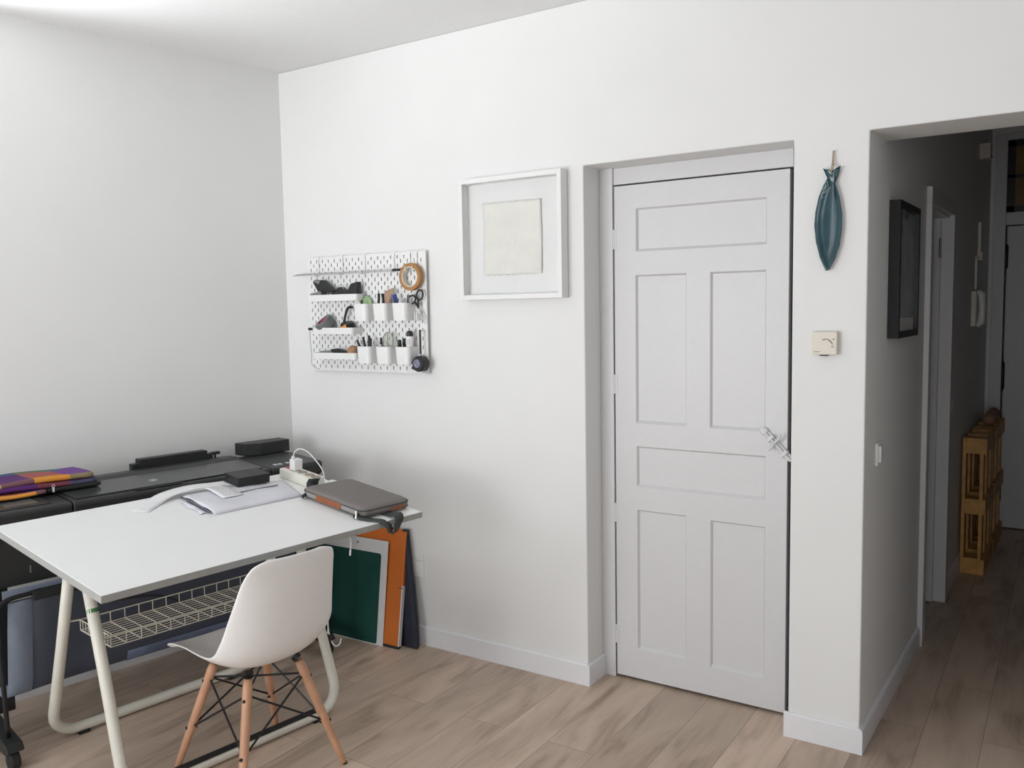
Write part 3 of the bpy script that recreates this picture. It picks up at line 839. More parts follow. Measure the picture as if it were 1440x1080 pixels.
# ------------------------------------------------------------------ in the hall
def HM(y, z): return Matrix.Translation((hx(y), y, z)) @ Matrix.Rotation(-HS, 4, 'Z')
T0 = thing('picture_frame', 'black deep-framed picture on the dim hall wall', 'picture frame', HM(.335, 1.452))
w_, h_, fw, dp_ = .415, .507, .024, .040
fr = MB()
fr.box(.001, dp_, 0, fw, 0, h_); fr.box(.001, dp_, w_ - fw, w_, 0, h_); fr.box(.001, dp_, fw, w_ - fw, 0, fw); fr.box(.001, dp_, fw, w_ - fw, h_ - fw, h_)
fr.build('frame', BLKM, T0, bevel=.001)
MB().box(.004, .022, fw, w_ - fw, fw, h_ - fw).build('print', MIRR, T0)
MB().box(.022, .0235, fw, w_ - fw, fw, fw + .05).build('print_margin', mat('print_margin', (.5, .5, .49), .3, noise=.05), T0)
def switch(y, z, label, s=.082):
    t = thing('light_switch', label, 'light switch', HM(y, z))
    MB().box(0, .009, -s / 2, s / 2, -s / 2, s / 2).build('plate', WPL, t, bevel=.002)
    MB().prism([(.009, -s * .36), (.009, s * .36), (.013, s * .36), (.019, -s * .36)], -s * .36, s * .36).build('rocker', WPL, t, bevel=.001)
    return t
switch(.215, 1.040, 'white light switch on the hall wall just inside the opening')
switch(1.99, 1.040, 'small white light switch beyond the hall side door', .080)
T0 = thing('intercom_handset', 'white intercom handset hanging on the far hall wall', 'intercom', HM(2.84, 1.545))
MB().box(0, .028, -.045, .045, -.11, .105).build('wall_plate', CREAMP, T0, bevel=.006)
MB().tube([(.030, 0, -.105), (.052, 0, -.085), (.056, 0, 0), (.052, 0, .085), (.030, 0, .105)], [.016, .022, .018, .022, .016], 12).build('handset', WPL, T0, smooth=True)
T0 = thing('cable_conduit', 'thin cream cable conduit rising above the intercom handset', 'conduit', HM(2.95, 1.66))
MB().box(0, .012, -.006, .006, 0, .20).box(0, .016, .11, .125, .20, .42).box(0, .014, -.006, .125, .19, .205).build('channel', CREAMP, T0)
MB().box(0, .030, .085, .150, .185, .235).build('junction_box', CREAMP, T0, bevel=.003)
T0 = thing('bell_box', 'small cream bell box high in the far hall corner', 'box', HM(3.06, 2.465))
MB().box(0, .060, -.05, .05, 0, .092).build('box', CREAMP, T0, bevel=.004)
MB().box(.061, .064, -.03, .03, .008, .014).build('grille', BLK, T0)

def pallet(name, label, y0, L, hgt, xo, tilt):
    t = thing(name, label, 'pallet', Matrix.Translation((hx(y0) + xo, y0, 0)) @ Matrix.Rotation(-HS, 4, 'Z') @ Matrix.Rotation(tilt, 4, 'Y'), 'pine pallets stood on edge in the hall')
    d = .108
    for z0, z1 in ((0, .095), (hgt / 2 - .045, hgt / 2 + .045), (hgt - .09, hgt)):
        for k in range(3):
            yy = (L - .09) * k / 2
            MB().box(.018, d - .018, yy, yy + .09, z0, z1).build('block', YPINE, t, bevel=.002)
    for x0 in (0, d - .018):
        for k in range(3):
            yy = (L - .09) * k / 2
            MB().box(x0, x0 + .018, yy, yy + .09, 0, hgt).build('upright_board', YPINE, t, bevel=.001)
    for z0, z1 in ((0, .09), (hgt / 2 - .045, hgt / 2 + .045), (hgt - .09, hgt)):
        MB().box(d, d + .016, 0, L, z0, z1).build('deck_board', YPINE, t, bevel=.001)
    return t
pallet('wooden_pallet', 'yellow pine pallet stood on its edge, the nearer one in the hall', 2.46, .50, .80, .016, 0)
pallet('wooden_pallet', 'yellow pine pallet stood on its edge farther back by the front door', 2.99, .56, .80, .016, 0)
T0 = thing('cushion_roll', 'brown rolled cushion lying on top of the farther pallet', 'cushion', Matrix.Translation((hx(3.2) + .085, 3.30, .80)))
MB().tube([(0, -.22, .034), (0, -.20, .036), (0, .20, .036), (0, .22, .034)], [.02, .036, .036, .02], 14).build('cushion', TAN, T0, smooth=True)

# ------------------------------------------------------------------ the desk
TT = -.121
TI = .0978
A = Vector((1.1312, -1.7576, .7995))
U = Vector((math.cos(TT), math.sin(TT), -TI)).normalized()
Vv = Vector((-math.sin(TT), math.cos(TT), 0))
Nn = U.cross(Vv)
TW, TL, TH = .80, 1.25, .024
def TM(u, v, h=0, rot=0):
    """a frame lying on the desk top; u toward the chair, v toward the back wall"""
    M = Matrix((U, Vv, Nn)).transposed().to_4x4()
    return Matrix.Translation(A + U * u + Vv * v + Nn * h) @ M @ Matrix.Rotation(rot, 4, 'Z')
DR = .15   # trestle plan rotation: local y runs along the desk
DKx, DKy = .560, -1.50   # trestle near-left reference (centre between the two left feet)
DM = Matrix.Translation((DKx, DKy, 0)) @ Matrix.Rotation(-DR, 4, 'Z')
desk = thing('trestle_desk', 'white desk with a tilted laminate top on a cream tubular trestle', 'desk', DM)
DI = DM.inverted()
def dl_(p): return DI @ p
tm = TM(0, 0)
top = MB().box(-TW, 0, 0, TL, -TH, 0, DI @ tm).build('tabletop', WLAM, desk, bevel=.001)
e_ = MB()
for x0, x1, y0, y1 in ((0, .001, 0, TL), (-TW, 0, -.001, 0), (-TW, 0, TL, TL + .001), (-TW - .001, -TW, 0, TL)):
    e_.box(x0, x1, y0, y1, -TH + .0005, -.001, DI @ tm)
e_.build('edge_band', LEDGE, top)
RT, LL = .0195, .83   # tube radius, trestle length
def ubent(s):
    """one U-shaped tube: down the near leg, along the floor, up the far leg"""
    xt, xb, zt_ = .045 * s, .312 * s, .775
    def P(y, t): return Vector((xt + (xb - xt) * t, y, zt_ + (.024 - zt_) * t))
    r = .10
    pts = [P(.0, 0), P(-.004, .5)]
    q = []
    L0 = .80
    for k in range(7):
        a = math.radians(90 * k / 6)
        q.append(((-.01) + r - r * math.cos(a), 1 - (r - r * math.sin(a)) / L0))
    pts += [P(y, t) for y, t in q]
    pts += [P(LL + .01 - (y + .01) + .0, t) for y, t in reversed(q)]
    pts += [P(LL + .004, .5), P(LL, 0)]
    return MB().tube(pts, RT, 14).build('frame_tube', CREAM, desk, smooth=True)
ub = ubent(-1); uf = ubent(1)
# the front tube carries a green sticker, dark tread strip and glides
stk = MB()
stk.lathe([(.0202, 0), (.0202, .014)], 14, Matrix.Translation((.110, -.001, .592)) @ Matrix.Rotation(-.34, 4, 'Y'))
stk.build('sticker', GRNLAB, uf)
MB().box(.296, .328, .10, LL - .10, .0405, .0450).build('tread_strip', RUB, uf)
for y in (.10, LL - .10):
    MB().box(.290, .330, y - .02, y + .02, 0, .010).build('glide', RUB, uf)
    MB().box(-.330, -.290, y - .02, y + .02, 0, .010).build('glide', RUB, ub)
rl = MB()
rl.box(-.06, .06, -.02, LL + .02, .755, .785)
rl.build('top_rail', LEDGE, desk)
for y in (.10, LL - .10):
    MB().box(-.26, .26, y - .02, y + .02, -.026 - TH, -TH - .0005, DI @ TM(-.55, .26, 0)).build('tilt_bracket', LEDGE, desk)
# wire basket slung between the legs
wb = MB()
bz, bh = .462, .038
bx0, bx1, by0, by1 = -.125, .125, .045, .79
for x in (bx0, bx1):
    for z in (bz, bz + bh): wb.tube([(x, by0, z), (x, by1, z)], .0022, 6)
for y in (by0, by1):
    for z in (bz, bz + bh): wb.tube([(bx0, y, z), (bx1, y, z)], .0022, 6)
k = 0
for i in range(15):
    y = by0 + (by1 - by0) * i / 14
    wb.tube([(bx0, y, bz + bh), (bx0, y, bz), (bx1, y, bz), (bx1, y, bz + bh)], .0020, 6)
for i in range(1, 11):
    x = bx0 + (bx1 - bx0) * i / 11
    wb.tube([(x, by0, bz + bh), (x, by0, bz), (x, by1, bz), (x, by1, bz + bh)], .0017, 5)
for s in (-1, 1):
    for y in (.0, LL):
        yy = by0 if y == 0 else by1
        wb.tube([(s * .125, yy, bz + bh), (s * .140, y, bz + bh)], .003, 6)
wb.build('wire_basket', WIRE, desk)

# ------------------------------------------------------------------ shell chair
CH = TR(1.066, -1.178, 0, PI - .13)
chair = thing('shell_chair', 'white plastic shell chair on wooden dowel legs, pulled up to the desk', 'chair', CH)
prof = [(.268, .424), (.258, .430), (.218, .437), (.14, .432), (.06, .420), (-.02, .412), (-.09, .414), (-.15, .432), (-.193, .472), (-.216, .530), (-.230, .60), (-.243, .67), (-.255, .74), (-.263, .785), (-.266, .812)]
prof = [(p.x, p.z) for p in smoothpath([(a, 0, c) for a, c in prof], 3)]
n = len(prof)
wk = [(0, .172), (.02, .188), (.05, .200), (.10, .210), (.2, .218), (.35, .230), (.5, .240), (.62, .234), (.75, .208), (.88, .182), (.95, .164), (.985, .138), (1, .105)]
def wid(t):
    for (a, wa), (c, wc) in zip(wk, wk[1:]):
        if a <= t <= c: return wa + (wc - wa) * (t - a) / (c - a)
rows = []
for i, (x, z) in enumerate(prof):
    t = i / (n - 1)
    x0, z0 = prof[max(i - 1, 0)]; x1, z1 = prof[min(i + 1, n - 1)]
    tx, tz = x1 - x0, z1 - z0
    l = math.hypot(tx, tz); nx, nz = tz / l, -tx / l   # toward the sitter
    if nx < 0 and t > .6: nx, nz = -nx, -nz
    if t <= .6 and nz < 0: nx, nz = -nx, -nz
    w = wid(t)
    depth = .018 + .062 * math.sin(PI * min(1, t * 1.0)) ** 1.5
    if t < .25: depth *= .15 + .85 * t / .25
    if t > .85: depth *= 1 - .35 * (t - .85) / .15
    row = []
    for k in range(17):
        s = -1 + 2 * k / 16
        c = depth * abs(s) ** 2.4
        x_ = x - (.055 * abs(s) ** 3.5 * (1 - t / .16) if t < .16 else 0)
        z_ = z
        if t < .16:   # rounded front corners stay on the seat surface
            z_ = next((zb + (za - zb) * (x_ - xb) / (xa - xb) for (xa, za), (xb, zb) in zip(prof, prof[1:]) if xb <= x_ <= xa), z)
        row.append(Vector((x_ + nx * c, s * w * (1 - .05 * abs(s) ** 4), z_ + nz * c)))
    rows.append(row)
MB().sheet(rows).build('seat_shell', WSHELL, chair, smooth=True, solid=.007, sub=1, off=0)
# mounts and legs
for sx in (1, -1):
    for sy in (1, -1):
        a = Vector((.105 * sx - .005, .100 * sy, .385)); c = Vector((.205 * sx, .205 * sy, 0))
        d = (c - a)
        lg = MB().tube([a, a + d * .06, a + d * .5, a + d * .97, c], [.014, .0165, .0155, .0115, .0105], 14).build('leg', BEECH, chair, smooth=True)
        for f_ in (.15, .58):
            MB().lathe([(.0055, -.019), (.0055, .019)], 10, Matrix.Translation(a + d * f_) @ Matrix.Rotation(math.atan2(sy, .45 * sx), 4, 'Z') @ Matrix.Rotation(PI / 2, 4, 'Y')).build('bolt', BLKM, lg)
        MB().lathe([(.011, -.001), (.011, .006)], 12, Matrix.Translation(c + Vector((0, 0, 0)))).build('glide', RUB, lg)
        MB().tube([a - d * .02, Vector((a.x * .9, a.y * .9, .404))], .017, 10).build('mount', BLKM, chair)
rd = MB()
tops = {}; mids = {}
for sx in (1, -1):
    for sy in (1, -1):
        a = Vector((.105 * sx - .005, .100 * sy, .385)); c = Vector((.205 * sx, .205 * sy, 0))
        tops[sx, sy] = a + (c - a) * .12; mids[sx, sy] = a + (c - a) * .58
for p, q in (((1, 1), (1, -1)), ((1, -1), (-1, -1)), ((-1, -1), (-1, 1)), ((-1, 1), (1, 1))):
    rd.tube([tops[p], mids[q]], .0038, 7); rd.tube([tops[q], mids[p]], .0038, 7)
for p, q in (((1, 1), (-1, -1)), ((1, -1), (-1, 1))):
    rd.tube([tops[p], Vector((0, 0, .335)), tops[q]], .0038, 7)
rd.build('wire_bracing', BLKM, chair)

# ------------------------------------------------------------------ large format printer
PA = .165
PM = Matrix.Translation((.477, -.268, 0)) @ Matrix.Rotation(-PA, 4, 'Z')   # x away from the wall, y along it, origin under the front right lip
printer = thing('large_format_printer', 'long black large-format printer on its stand along the left wall', 'printer', PM)
PL = -1.375
prof = [(-.035, .820), (-.004, .845), (.0, .884), (-.008, .897), (-.25, .914), (-.285, .924), (-.34, .924), (-.39, .900), (-.41, .70), (-.36, .600), (-.11, .600), (-.10, .770), (-.08, .810)]
prof_end = [(-.035, .820), (-.004, .842), (.0, .886), (-.008, .897), (-.24, .911), (-.345, .909), (-.385, .89), (-.405, .70), (-.36, .600), (-.10, .600), (-.09, .770), (-.07, .810)]
MB().prism(prof, -1.098, -.262, 'y').build('body', PRN, printer, bevel=.006, seg=3)
endr = MB().prism(prof_end, -.258, .010, 'y').build('end_housing', PRN, printer, bevel=.014, seg=3)
endl = MB().prism(prof_end, PL, -1.102, 'y').build('end_housing', PRN, printer, bevel=.014, seg=3)
MB().prism([(-.30, .660), (-.14, .660), (-.14, .87), (-.30, .87)], -1.105, -.25, 'y').build('seam_filler', PRND, printer)
# glossy roll cover, its groove and finger slot
cz = lambda x: .8985 + (-.008 - x) / .242 * .017      # height of the top deck
cov = MB().prism([(-.030, cz(-.03)), (-.235, cz(-.235)), (-.235, cz(-.235) + .004), (-.030, cz(-.03) + .004)], -1.080, -.285, 'y').build('front_cover', PRNG, printer, bevel=.001)
MB().prism([(-.008, cz(-.008)), (-.022, cz(-.022)), (-.022, cz(-.022) + .002), (-.008, cz(-.008) + .002)], -.86, -.67, 'y').build('finger_slot', PRND, printer)
MB().prism([(-.236, cz(-.236)), (-.246, cz(-.246)), (-.246, cz(-.246) + .0025), (-.236, cz(-.236) + .0025)], -1.080, -.285, 'y').build('cover_groove', PRND, printer)
# maker's round mark
lg = MB()
cxl, cyl = -.110, -.745
nrm = Matrix.Translation((cxl, cyl, cz(cxl) + .0042)) @ Matrix.Rotation(math.atan2(.017, .242), 4, 'Y')
lg.lathe([(.0150, 0), (.0172, 0), (.0172, .0006), (.0150, .0006)], 28, nrm, True)
def stroke(pts):
    lg.tube([nrm @ Vector((p[0], p[1], .0004)) for p in pts], .0012, 5)
# the two slanted letters inside the ring (x toward the reader's bottom, y to the reader's right)
stroke([(-.011, -.003), (.007, -.0085)]); stroke([(-.001, -.006), (-.003, -.003), (.000, -.0005), (.007, -.0028)])
stroke([(-.005, .0040), (.012, -.001)]); stroke([(-.005, .0040), (-.004, .0085), (.002, .0070), (.004, .002)])
lg.build('maker_mark', LOGO, cov)
# control panel on the left end, readout marks on the right end
MB().prism([(-.035, cz(-.035) - .001), (-.20, cz(-.2) - .002), (-.20, cz(-.2) + .001), (-.035, cz(-.035) + .002)], -1.345, -1.165, 'y').build('control_panel', PRNG, endl, bevel=.003)
MB().prism([(-.060, cz(-.06)), (-.140, cz(-.14)), (-.140, cz(-.14) + .0022), (-.060, cz(-.06) + .0035)], -1.31, -1.20, 'y').build('screen', SCREEN, endl)
for k, yy in enumerate((-.215, -.190, -.150, -.125)):
    MB().prism([(-.045, cz(-.045) - .001), (-.068, cz(-.068) - .001), (-.068, cz(-.068) + .0006), (-.045, cz(-.045) + .0006)], yy, yy + .016, 'y').build('printed_icon', LOGO, endr)
# raised rear roll unit
rr = MB()
rr.box(-.40, -.352, -.690, -.375, .89, .962)
rr.box(-.395, -.358, -.720, -.345, .89, .944)
rear = rr.build('rear_paper_support', BLK, printer, bevel=.003)
MB().box(-.385, -.367, -.345, -.305, .934, .946).box(-.380, -.372, -.330, -.323, .895, .937).build('pin', BLK, rear)
# front slot handle
MB().box(-.101, -.096, -1.232, -1.227, .64, .715).build('slot_mark', GREYP, printer)
MB().box(-.1025, -.0995, PL, .005, .712, .715).build('drawer_seam', PRND, printer)
# stand: columns, feet with casters, bin rods
for y in (-.06, -1.30):
    MB().box(-.29, -.23, y - .03, y + .03, .085, .610).build('stand_column', BLK, printer, bevel=.004)
for y in (-.055, -1.378):
    ft = MB()
    ft.prism([(-.42, .062), (.08, .062), (.110, .075), (.085, .100), (-.16, .125), (-.40, .100)], y - .030, y + .030, 'y')
    fo = ft.build('foot', BLK, printer, bevel=.006)
    for x in (.075, -.39):
        MB().lathe([(.010, -.020), (.030, -.016), (.034, -.010), (.034, .010), (.030, .016), (.010, .020)], 20, TR(x, y, .0345, 0, PI / 2)).build('caster', RUB, fo)
MB().tube(smoothpath([(.035, -1.378, .10), (.018, -1.378, .33), (-.002, -1.378, .52), (-.012, -1.368, .560), (-.02, -1.33, .580), (-.02, -1.25, .585)], 6), .0085, 10).build('bin_rod', BLKM, printer, smooth=True)
MB().tube(smoothpath([(.035, -.055, .10), (.018, -.055, .33), (-.002, -.045, .52), (-.012, -.055, .563), (-.02, -.08, .582), (-.02, -.14, .585)], 6), .0085, 10).build('bin_rod', BLKM, printer, smooth=True)
MB().box(-.030, -.010, -1.255, -.12, .556, .594).build('bin_rail', BLK, printer, bevel=.004)
# fabric bin
pf = smoothpath([(-.02, 0, .565), (-.045, 0, .45), (-.065, 0, .33), (-.085, 0, .225), (-.120, 0, .185), (-.19, 0, .18), (-.27, 0, .215), (-.315, 0, .33), (-.325, 0, .48)], 5)
rows = [[Vector((p.x + .004 * math.sin(y * 9 + p.z * 12), y, p.z + .005 * math.sin(y * 5))) for y in [-1.25 + 1.12 * k / 24 for k in range(25)]] for p in pf]
MB().sheet(rows).build('fabric_bin', NET, printer, smooth=True, solid=.0015)
rows2 = [[Vector((p.x, y, p.z)) for y in (-1.335, -1.295, -1.251)] for p in pf[:-8]]
MB().sheet(rows2).build('bin_side_band', NETS, printer, smooth=True, solid=.001)
MB().sheet([[Vector((-.06, y, z)) for y in (-1.34, -.9, -.5, -.13)] for z in (.602, .566)]).build('bin_top_band', mat('pale_blue_band', (.26, .30, .38), .6, noise=.05), printer, solid=.002)
rows3 = [[Vector((p.x + .0025, y, p.z)) for y in [-.90 + .70 * k / 6 for k in range(7)]] for p in pf[14:19]]
MB().sheet(rows3).build('bin_hem', mat('blue_hem', (.13, .16, .25), .6, noise=.1), printer, smooth=True, solid=.001)

# things on the printer
def PP(x, y, z, rot=0): return PM @ TR(x, y, z, rot)
# black box at the right rear, clipped near corner
T0 = thing('black_box', 'black carton with a clipped corner on the rear right of the printer', 'box', PP(-.355, -.085, .9105, 0))
MB().prism([(-.055, -.120), (.022, -.112), (.060, -.048), (.048, .118), (-.045, .118)], 0, .058, 'z').build('carton', BLK, T0, bevel=.003)
# folded checked cloth on the left end: a stack of layers with rolled front edge
T0 = thing('folded_cloth', 'folded purple, coral and orange checked cloth on the left of the printer', 'cloth', PP(-.285, -1.165, .9165, -.02))
def clothlayer(z0, x0, x1, y0, y1, th, ph, k_, name='layer'):
    bm = bmesh.new()
    lay = bm.verts.layers.float_vector.new('uvw')
    nu, nv = 26, 14
    G = []
    for j in range(nv + 1):
        v = j / nv
        row = []
        for i in range(nu + 1):
            u = i / nu
            y = y0 + (y1 - y0) * u
            if v < .8:
                x = x0 + (x1 - x0 - th) * (v / .8); z = z0 + th
            else:
                a = (v - .8) / .2 * PI
                x = x1 - th + th * .5 * math.sin(a) * 1.4; z = z0 + th / 2 + th / 2 * math.cos(a)
            z += .003 * math.sin(u * 11 + ph) * (1 if v < .9 else .3) + .003 * math.sin(u * 5 + v * 4 + ph)
            x += .004 * math.sin(u * 7 + ph)
            p = bm.verts.new((x, y, z)); p[lay] = (u, v, 0)
            row.append(p)
        G.append(row)
    for j in range(nv):
        for i in range(nu):
            bm.faces.new((G[j][i], G[j][i + 1], G[j + 1][i + 1], G[j + 1][i]))
    bmesh.ops.recalc_face_normals(bm, faces=bm.faces)
    me = bpy.data.meshes.new(name); bm.to_mesh(me); bm.free()
    me.materials.append(CLOTHS[k_])
    for p in me.polygons: p.use_smooth = True
    o = bpy.data.objects.new(name, me); COL.objects.link(o); o.parent = T0
    k = o.modifiers.new('s', 'SOLIDIFY'); k.thickness = .003; k.offset = -1
    return o
clothlayer(.034, -.10, .135, -.42, .205, .022, .4, 0)
clothlayer(.018, -.10, .145, -.42, .212, .017, 1.7, 1)
clothlayer(.004, -.09, .165, -.42, .02, .014, 2.9, 2)
MB().box(-.08, .142, .03, .228, .001, .0185).build('dark_lining', BLK, T0, bevel=.006)
zp = MB()
zp.lathe([(.004, -.0015), (.006, -.0015), (.006, .0015), (.004, .0015)], 16, TR(.160, .045, .030, 0, 0, PI / 2), True)
zp.box(.157, .160, .041, .049, .006, .026)
zp.build('zip_pull', CHROME, T0)

# ------------------------------------------------------------------ things on the desk
# mailer
T0 = thing('mailer_envelope', 'large white padded mailer lying under the black box on the desk', 'envelope', TM(0, 0))
c4 = [(-.452, .622), (-.455, 1.02), (-.70, 1.10), (-.742, .645)]
def bil(s, t):
    a, b_, c, d = [Vector((*p, 0)) for p in c4]
    return (a * (1 - t) + b_ * t) * (1 - s) + (d * (1 - t) + c * t) * s
rows_t, rows_b = [], []
rnd = random.Random(5)
for j in range(17):
    s = j / 16
    rt, rb = [], []
    for i in range(25):
        t = i / 24
        p = bil(s, t)
        edge = min(1, min(s, 1 - s) * 9) * min(1, (1 - t) * 5) * (.55 + .45 * min(1, t * 8))
        h = .003 + .013 * edge ** .6 + .0025 * math.sin(9 * t + 4 * s) * edge + .0012 * rnd.random() * edge
        if i == 0: h = .004 + .010 * math.sin(PI * s) ** .5 + .003 * math.sin(12 * s)
        rt.append(p + Vector((0, 0, h))); rb.append(p + Vector((0, 0, .0008)))
    rows_t.append(rt); rows_b.append(rb)
mb = MB().sheet(rows_t).sheet(rows_b)
mb.build('film', MAILER, T0, smooth=True, solid=.001, off=0)
# open mouth with dark lining at the left end
rows = []
for j in range(15):
    s = .06 + .88 * j / 14
    p = bil(s, .004)
    h = .003 + .0085 * math.sin(PI * s) ** .5
    rows.append([p + Vector((0, -.004, .002)), p + Vector((0, -.005, h * .55)), p + Vector((0, -.003, h))])
MB().sheet(rows).build('mouth_lining', MAILIN, T0, smooth=True, solid=.001)
fl = []
for j in range(9):
    s = .12 + .62 * j / 8
    p = bil(s, 0)
    fl.append([p + Vector((0, -.004, .002)), p + Vector((-.004, -.020 - .006 * math.sin(j), .006 + .002 * math.sin(2 * j))), p + Vector((0, -.034 - .006 * math.cos(j * 1.3), .003))])
MB().sheet(fl).build('lip', MAILER, T0, smooth=True, solid=.0008)
# loose sheet curling out under the box to the left
T0 = thing('paper_strip', 'long white paper strip curling off the mailer towards the left', 'paper', TM(0, 0))
ctr = smoothpath([(-.655, .442, .0015), (-.715, .520, .006), (-.752, .600, .018), (-.758, .700, .026), (-.752, .80, .0225), (-.748, .86, .021)], 6)
rows = []
for i, p in enumerate(ctr):
    d = (ctr[min(i + 1, len(ctr) - 1)] - ctr[max(i - 1, 0)]); d.z = 0; d.normalize()
    s = Vector((d.y, -d.x, 0))
    rows.append([p + s * w for w in (-.034, -.012, .012, .034)])
MB().sheet(rows).build('sheet', PAPERM, T0, smooth=True, solid=.0006)
# receipt
T0 = thing('receipt', 'printed receipt slip on the mailer, tucked beside the black box', 'receipt', TM(-.656, .780, .0188, -.05))
rows = [[Vector((-.085 + .170 * s, -.046 + .092 * t, .002 + .005 * (1 - t) * math.sin(PI * s) + .002 * math.sin(5 * s))) for t in (0, .25, .5, .75, 1)] for s in [k / 8 for k in range(9)]]
rc = MB().sheet(rows).build('slip', PAPERM, T0, smooth=True, solid=.0005)
pr = MB()
rnd = random.Random(11)
for k in range(10):
    x = -.060 + .0135 * k
    s = (x + .085) / .17
    z = .0028 + .0025 * math.sin(PI * s) + .002 * math.sin(5 * s)
    y = -.030
    while y < .034:
        L = .006 + .012 * rnd.random()
        hz = z + .0025 * (.5 - (y + .046) / .092) * math.sin(PI * s) * 2 * .5 + .0006
        pr.box(x, x + .0025, y, min(y + L, .038), hz, hz + .0006)
        y += L + .005
pr.build('printed_text', INK, rc)
# slim stylus in front of the box
T0 = thing('thin_rod', 'thin grey rod lying on the mailer in front of the black box', 'rod', TM(-.598, .912, .0205, 0))
MB().tube([(-.002, -.085, 0), (.002, .085, 0)], .0028, 8).build('rod', GREYP, T0, smooth=True)
# black box
T0 = thing('black_box', 'plain black lidded box sitting on the white mailer on the desk', 'box', TM(-.712, .930, .0205, -.06))
MB().box(-.054, .054, -.072, .072, 0, .034).build('box', BLK, T0, bevel=.0015)
MB().box(-.0555, .0555, -.0735, .0735, .026, .038).build('lid', BLK, T0, bevel=.0015)
# power strip
SM = TM(-.640, 1.150, 0, math.radians(-2))
T0 = thing('power_strip', 'ivory power strip with a red switch behind the laptop sleeve', 'power strip', SM)
MB().prism([(-.115, -.038), (.118, -.038), (.118, .038), (-.115, .038)], 0, .042).build('body', STRIPP, T0, bevel=.006, seg=3)
MB().box(-.104, -.078, -.013, .013, .042, .047).build('switch', REDS, T0, bevel=.002)
for k, x in enumerate((-.045, .006, .057, .102)):
    MB().lathe([(.0195, .0420), (.0215, .0422), (.0215, .0435), (.0195, .0435)], 22, TR(x, 0, 0), True).lathe([(.001, .0422), (.0195, .0424)], 22, TR(x, 0, 0)).build('socket', CREAMD, T0)
T0 = thing('usb_charger', 'white charger plugged upright in the ivory power strip', 'charger', SM @ TR(-.045, 0, .0438))
MB().box(-.019, .019, -.021, .021, 0, .048).build('body', WPL, T0, bevel=.003)
T0 = thing('charging_cable', 'white charging cable looping from the charger down behind the sleeve', 'cable', SM @ TR(-.049, -.012, .0928))
MB().box(-.006, .006, -.006, .006, 0, .012).build('plug', WPL, T0, bevel=.002)
MB().tube(smoothpath([(0, 0, .010), (.004, .004, .030), (.022, .014, .046), (.055, .030, .040), (.10, .044, .008), (.150, .048, -.032), (.184, .036, -.0880), (.215, .02, -.0905)], 8), .0022, 8).build('cord', WCORD, T0, smooth=True)
T0 = thing('plug', 'white plug with black pin lying behind the sleeve at the end of the power strip', 'plug', SM @ TR(.160, .062, 0, .1))
MB().prism(rrect(.075, .030, .010), .001, .026).build('body', WPL, T0, bevel=.003)
MB().tube([(.036, 0, .013), (.062, 0, .013)], .006, 8).build('pin', BLK, T0)

# laptop sleeve
TS = TM(-.2560, 1.1270, .0005, math.radians(-1.5))
T0 = thing('laptop_sleeve', 'grey felt laptop sleeve with tan leather handle on the desk corner', 'laptop bag', TS)
L_, W_ = .385, .245
# local x across (toward the desk front), y along the desk
rings = []
for (z, g) in ((0, -.012), (.004, -.003), (.012, 0), (.020, .0015), (.030, 0), (.038, -.004), (.043, -.013), (.0445, -.024)):
    rings.append([Vector((p[0], p[1], z)) for p in rrect(L_ + 2 * g, W_ + 2 * g, .034 + g * .6, 7)])
MB().loft(rings).build('body', SLV, T0, smooth=True)
def side(off, z, r=.0022):
    return [Vector((p[0], p[1], z)) for p in rrect(L_ + 2 * off, W_ + 2 * off, .034, 9)]
MB().tube(side(.0012, .031), .0020, 6, True).tube(side(.0012, .012), .0020, 6, True).build('zip_piping', WEB, T0)
# near long side: lighter band and leather handle
MB().box(-.165, .165, -W_ / 2 - .0025, -W_ / 2 + .004, .013, .031).build('side_band', SLVL, T0, bevel=.001)
MB().box(-.090, .070, -W_ / 2 - .006, -W_ / 2 - .001, .010, .034).build('handle', LEATH, T0, bevel=.002)
MB().box(L_ / 2 - .002, L_ / 2 + .003, .02, .085, .008, .024).build('leather_tab', LEATH, T0, bevel=.001)
for x in (-.165, .165):
    MB().tube([(x - .010, -W_ / 2 - .004, .006), (x, -W_ / 2 - .010, .012), (x + .012, -W_ / 2 - .007, .020)], .007, 8).build('strap_ring', BLK, T0)
MB().tube([(.176, -W_ / 2 - .012, .034), (.178, -W_ / 2 - .014, .004)], .0045, 8).build('clasp', CHROME, T0)
# shoulder strap: trailing over the desk edge and looping back up under the bag
def ribbon(pts, w, name, parent, m, th=.0025, side=None):
    P = smoothpath(pts, 7)
    rows = []
    for i, p in enumerate(P):
        d = (P[min(i + 1, len(P) - 1)] - P[max(i - 1, 0)]).normalized()
        sd = side(i / (len(P) - 1)) if side else d.cross(Vector((0, 0, 1)))
        sd = (sd - d * sd.dot(d)).normalized()
        rows.append([p - sd * w, p + sd * w])
    return MB().sheet(rows).build(name, m, parent, smooth=True, solid=th, off=0)
inv = TS.inverted()
def sl(u, v, h): return inv @ (A + U * u + Vv * v + Nn * h)
ribbon([sl(-.085, 1.000, .010), sl(-.045, 1.020, .004), sl(-.008, 1.042, .003), sl(.016, 1.058, -.012), sl(.026, 1.066, -.034)], .019, 'strap', T0, WEB, side=lambda t: Vector((-.35, 1, 0)))
ribbon([sl(.026, 1.060, -.036), sl(.034, 1.078, -.030), sl(.030, 1.098, .006), sl(.006, 1.112, .018), sl(-.040, 1.120, .006), sl(-.085, 1.115, .002)], .020, 'strap', T0, WEB, side=lambda t: Vector((.2, -1, -.15)))
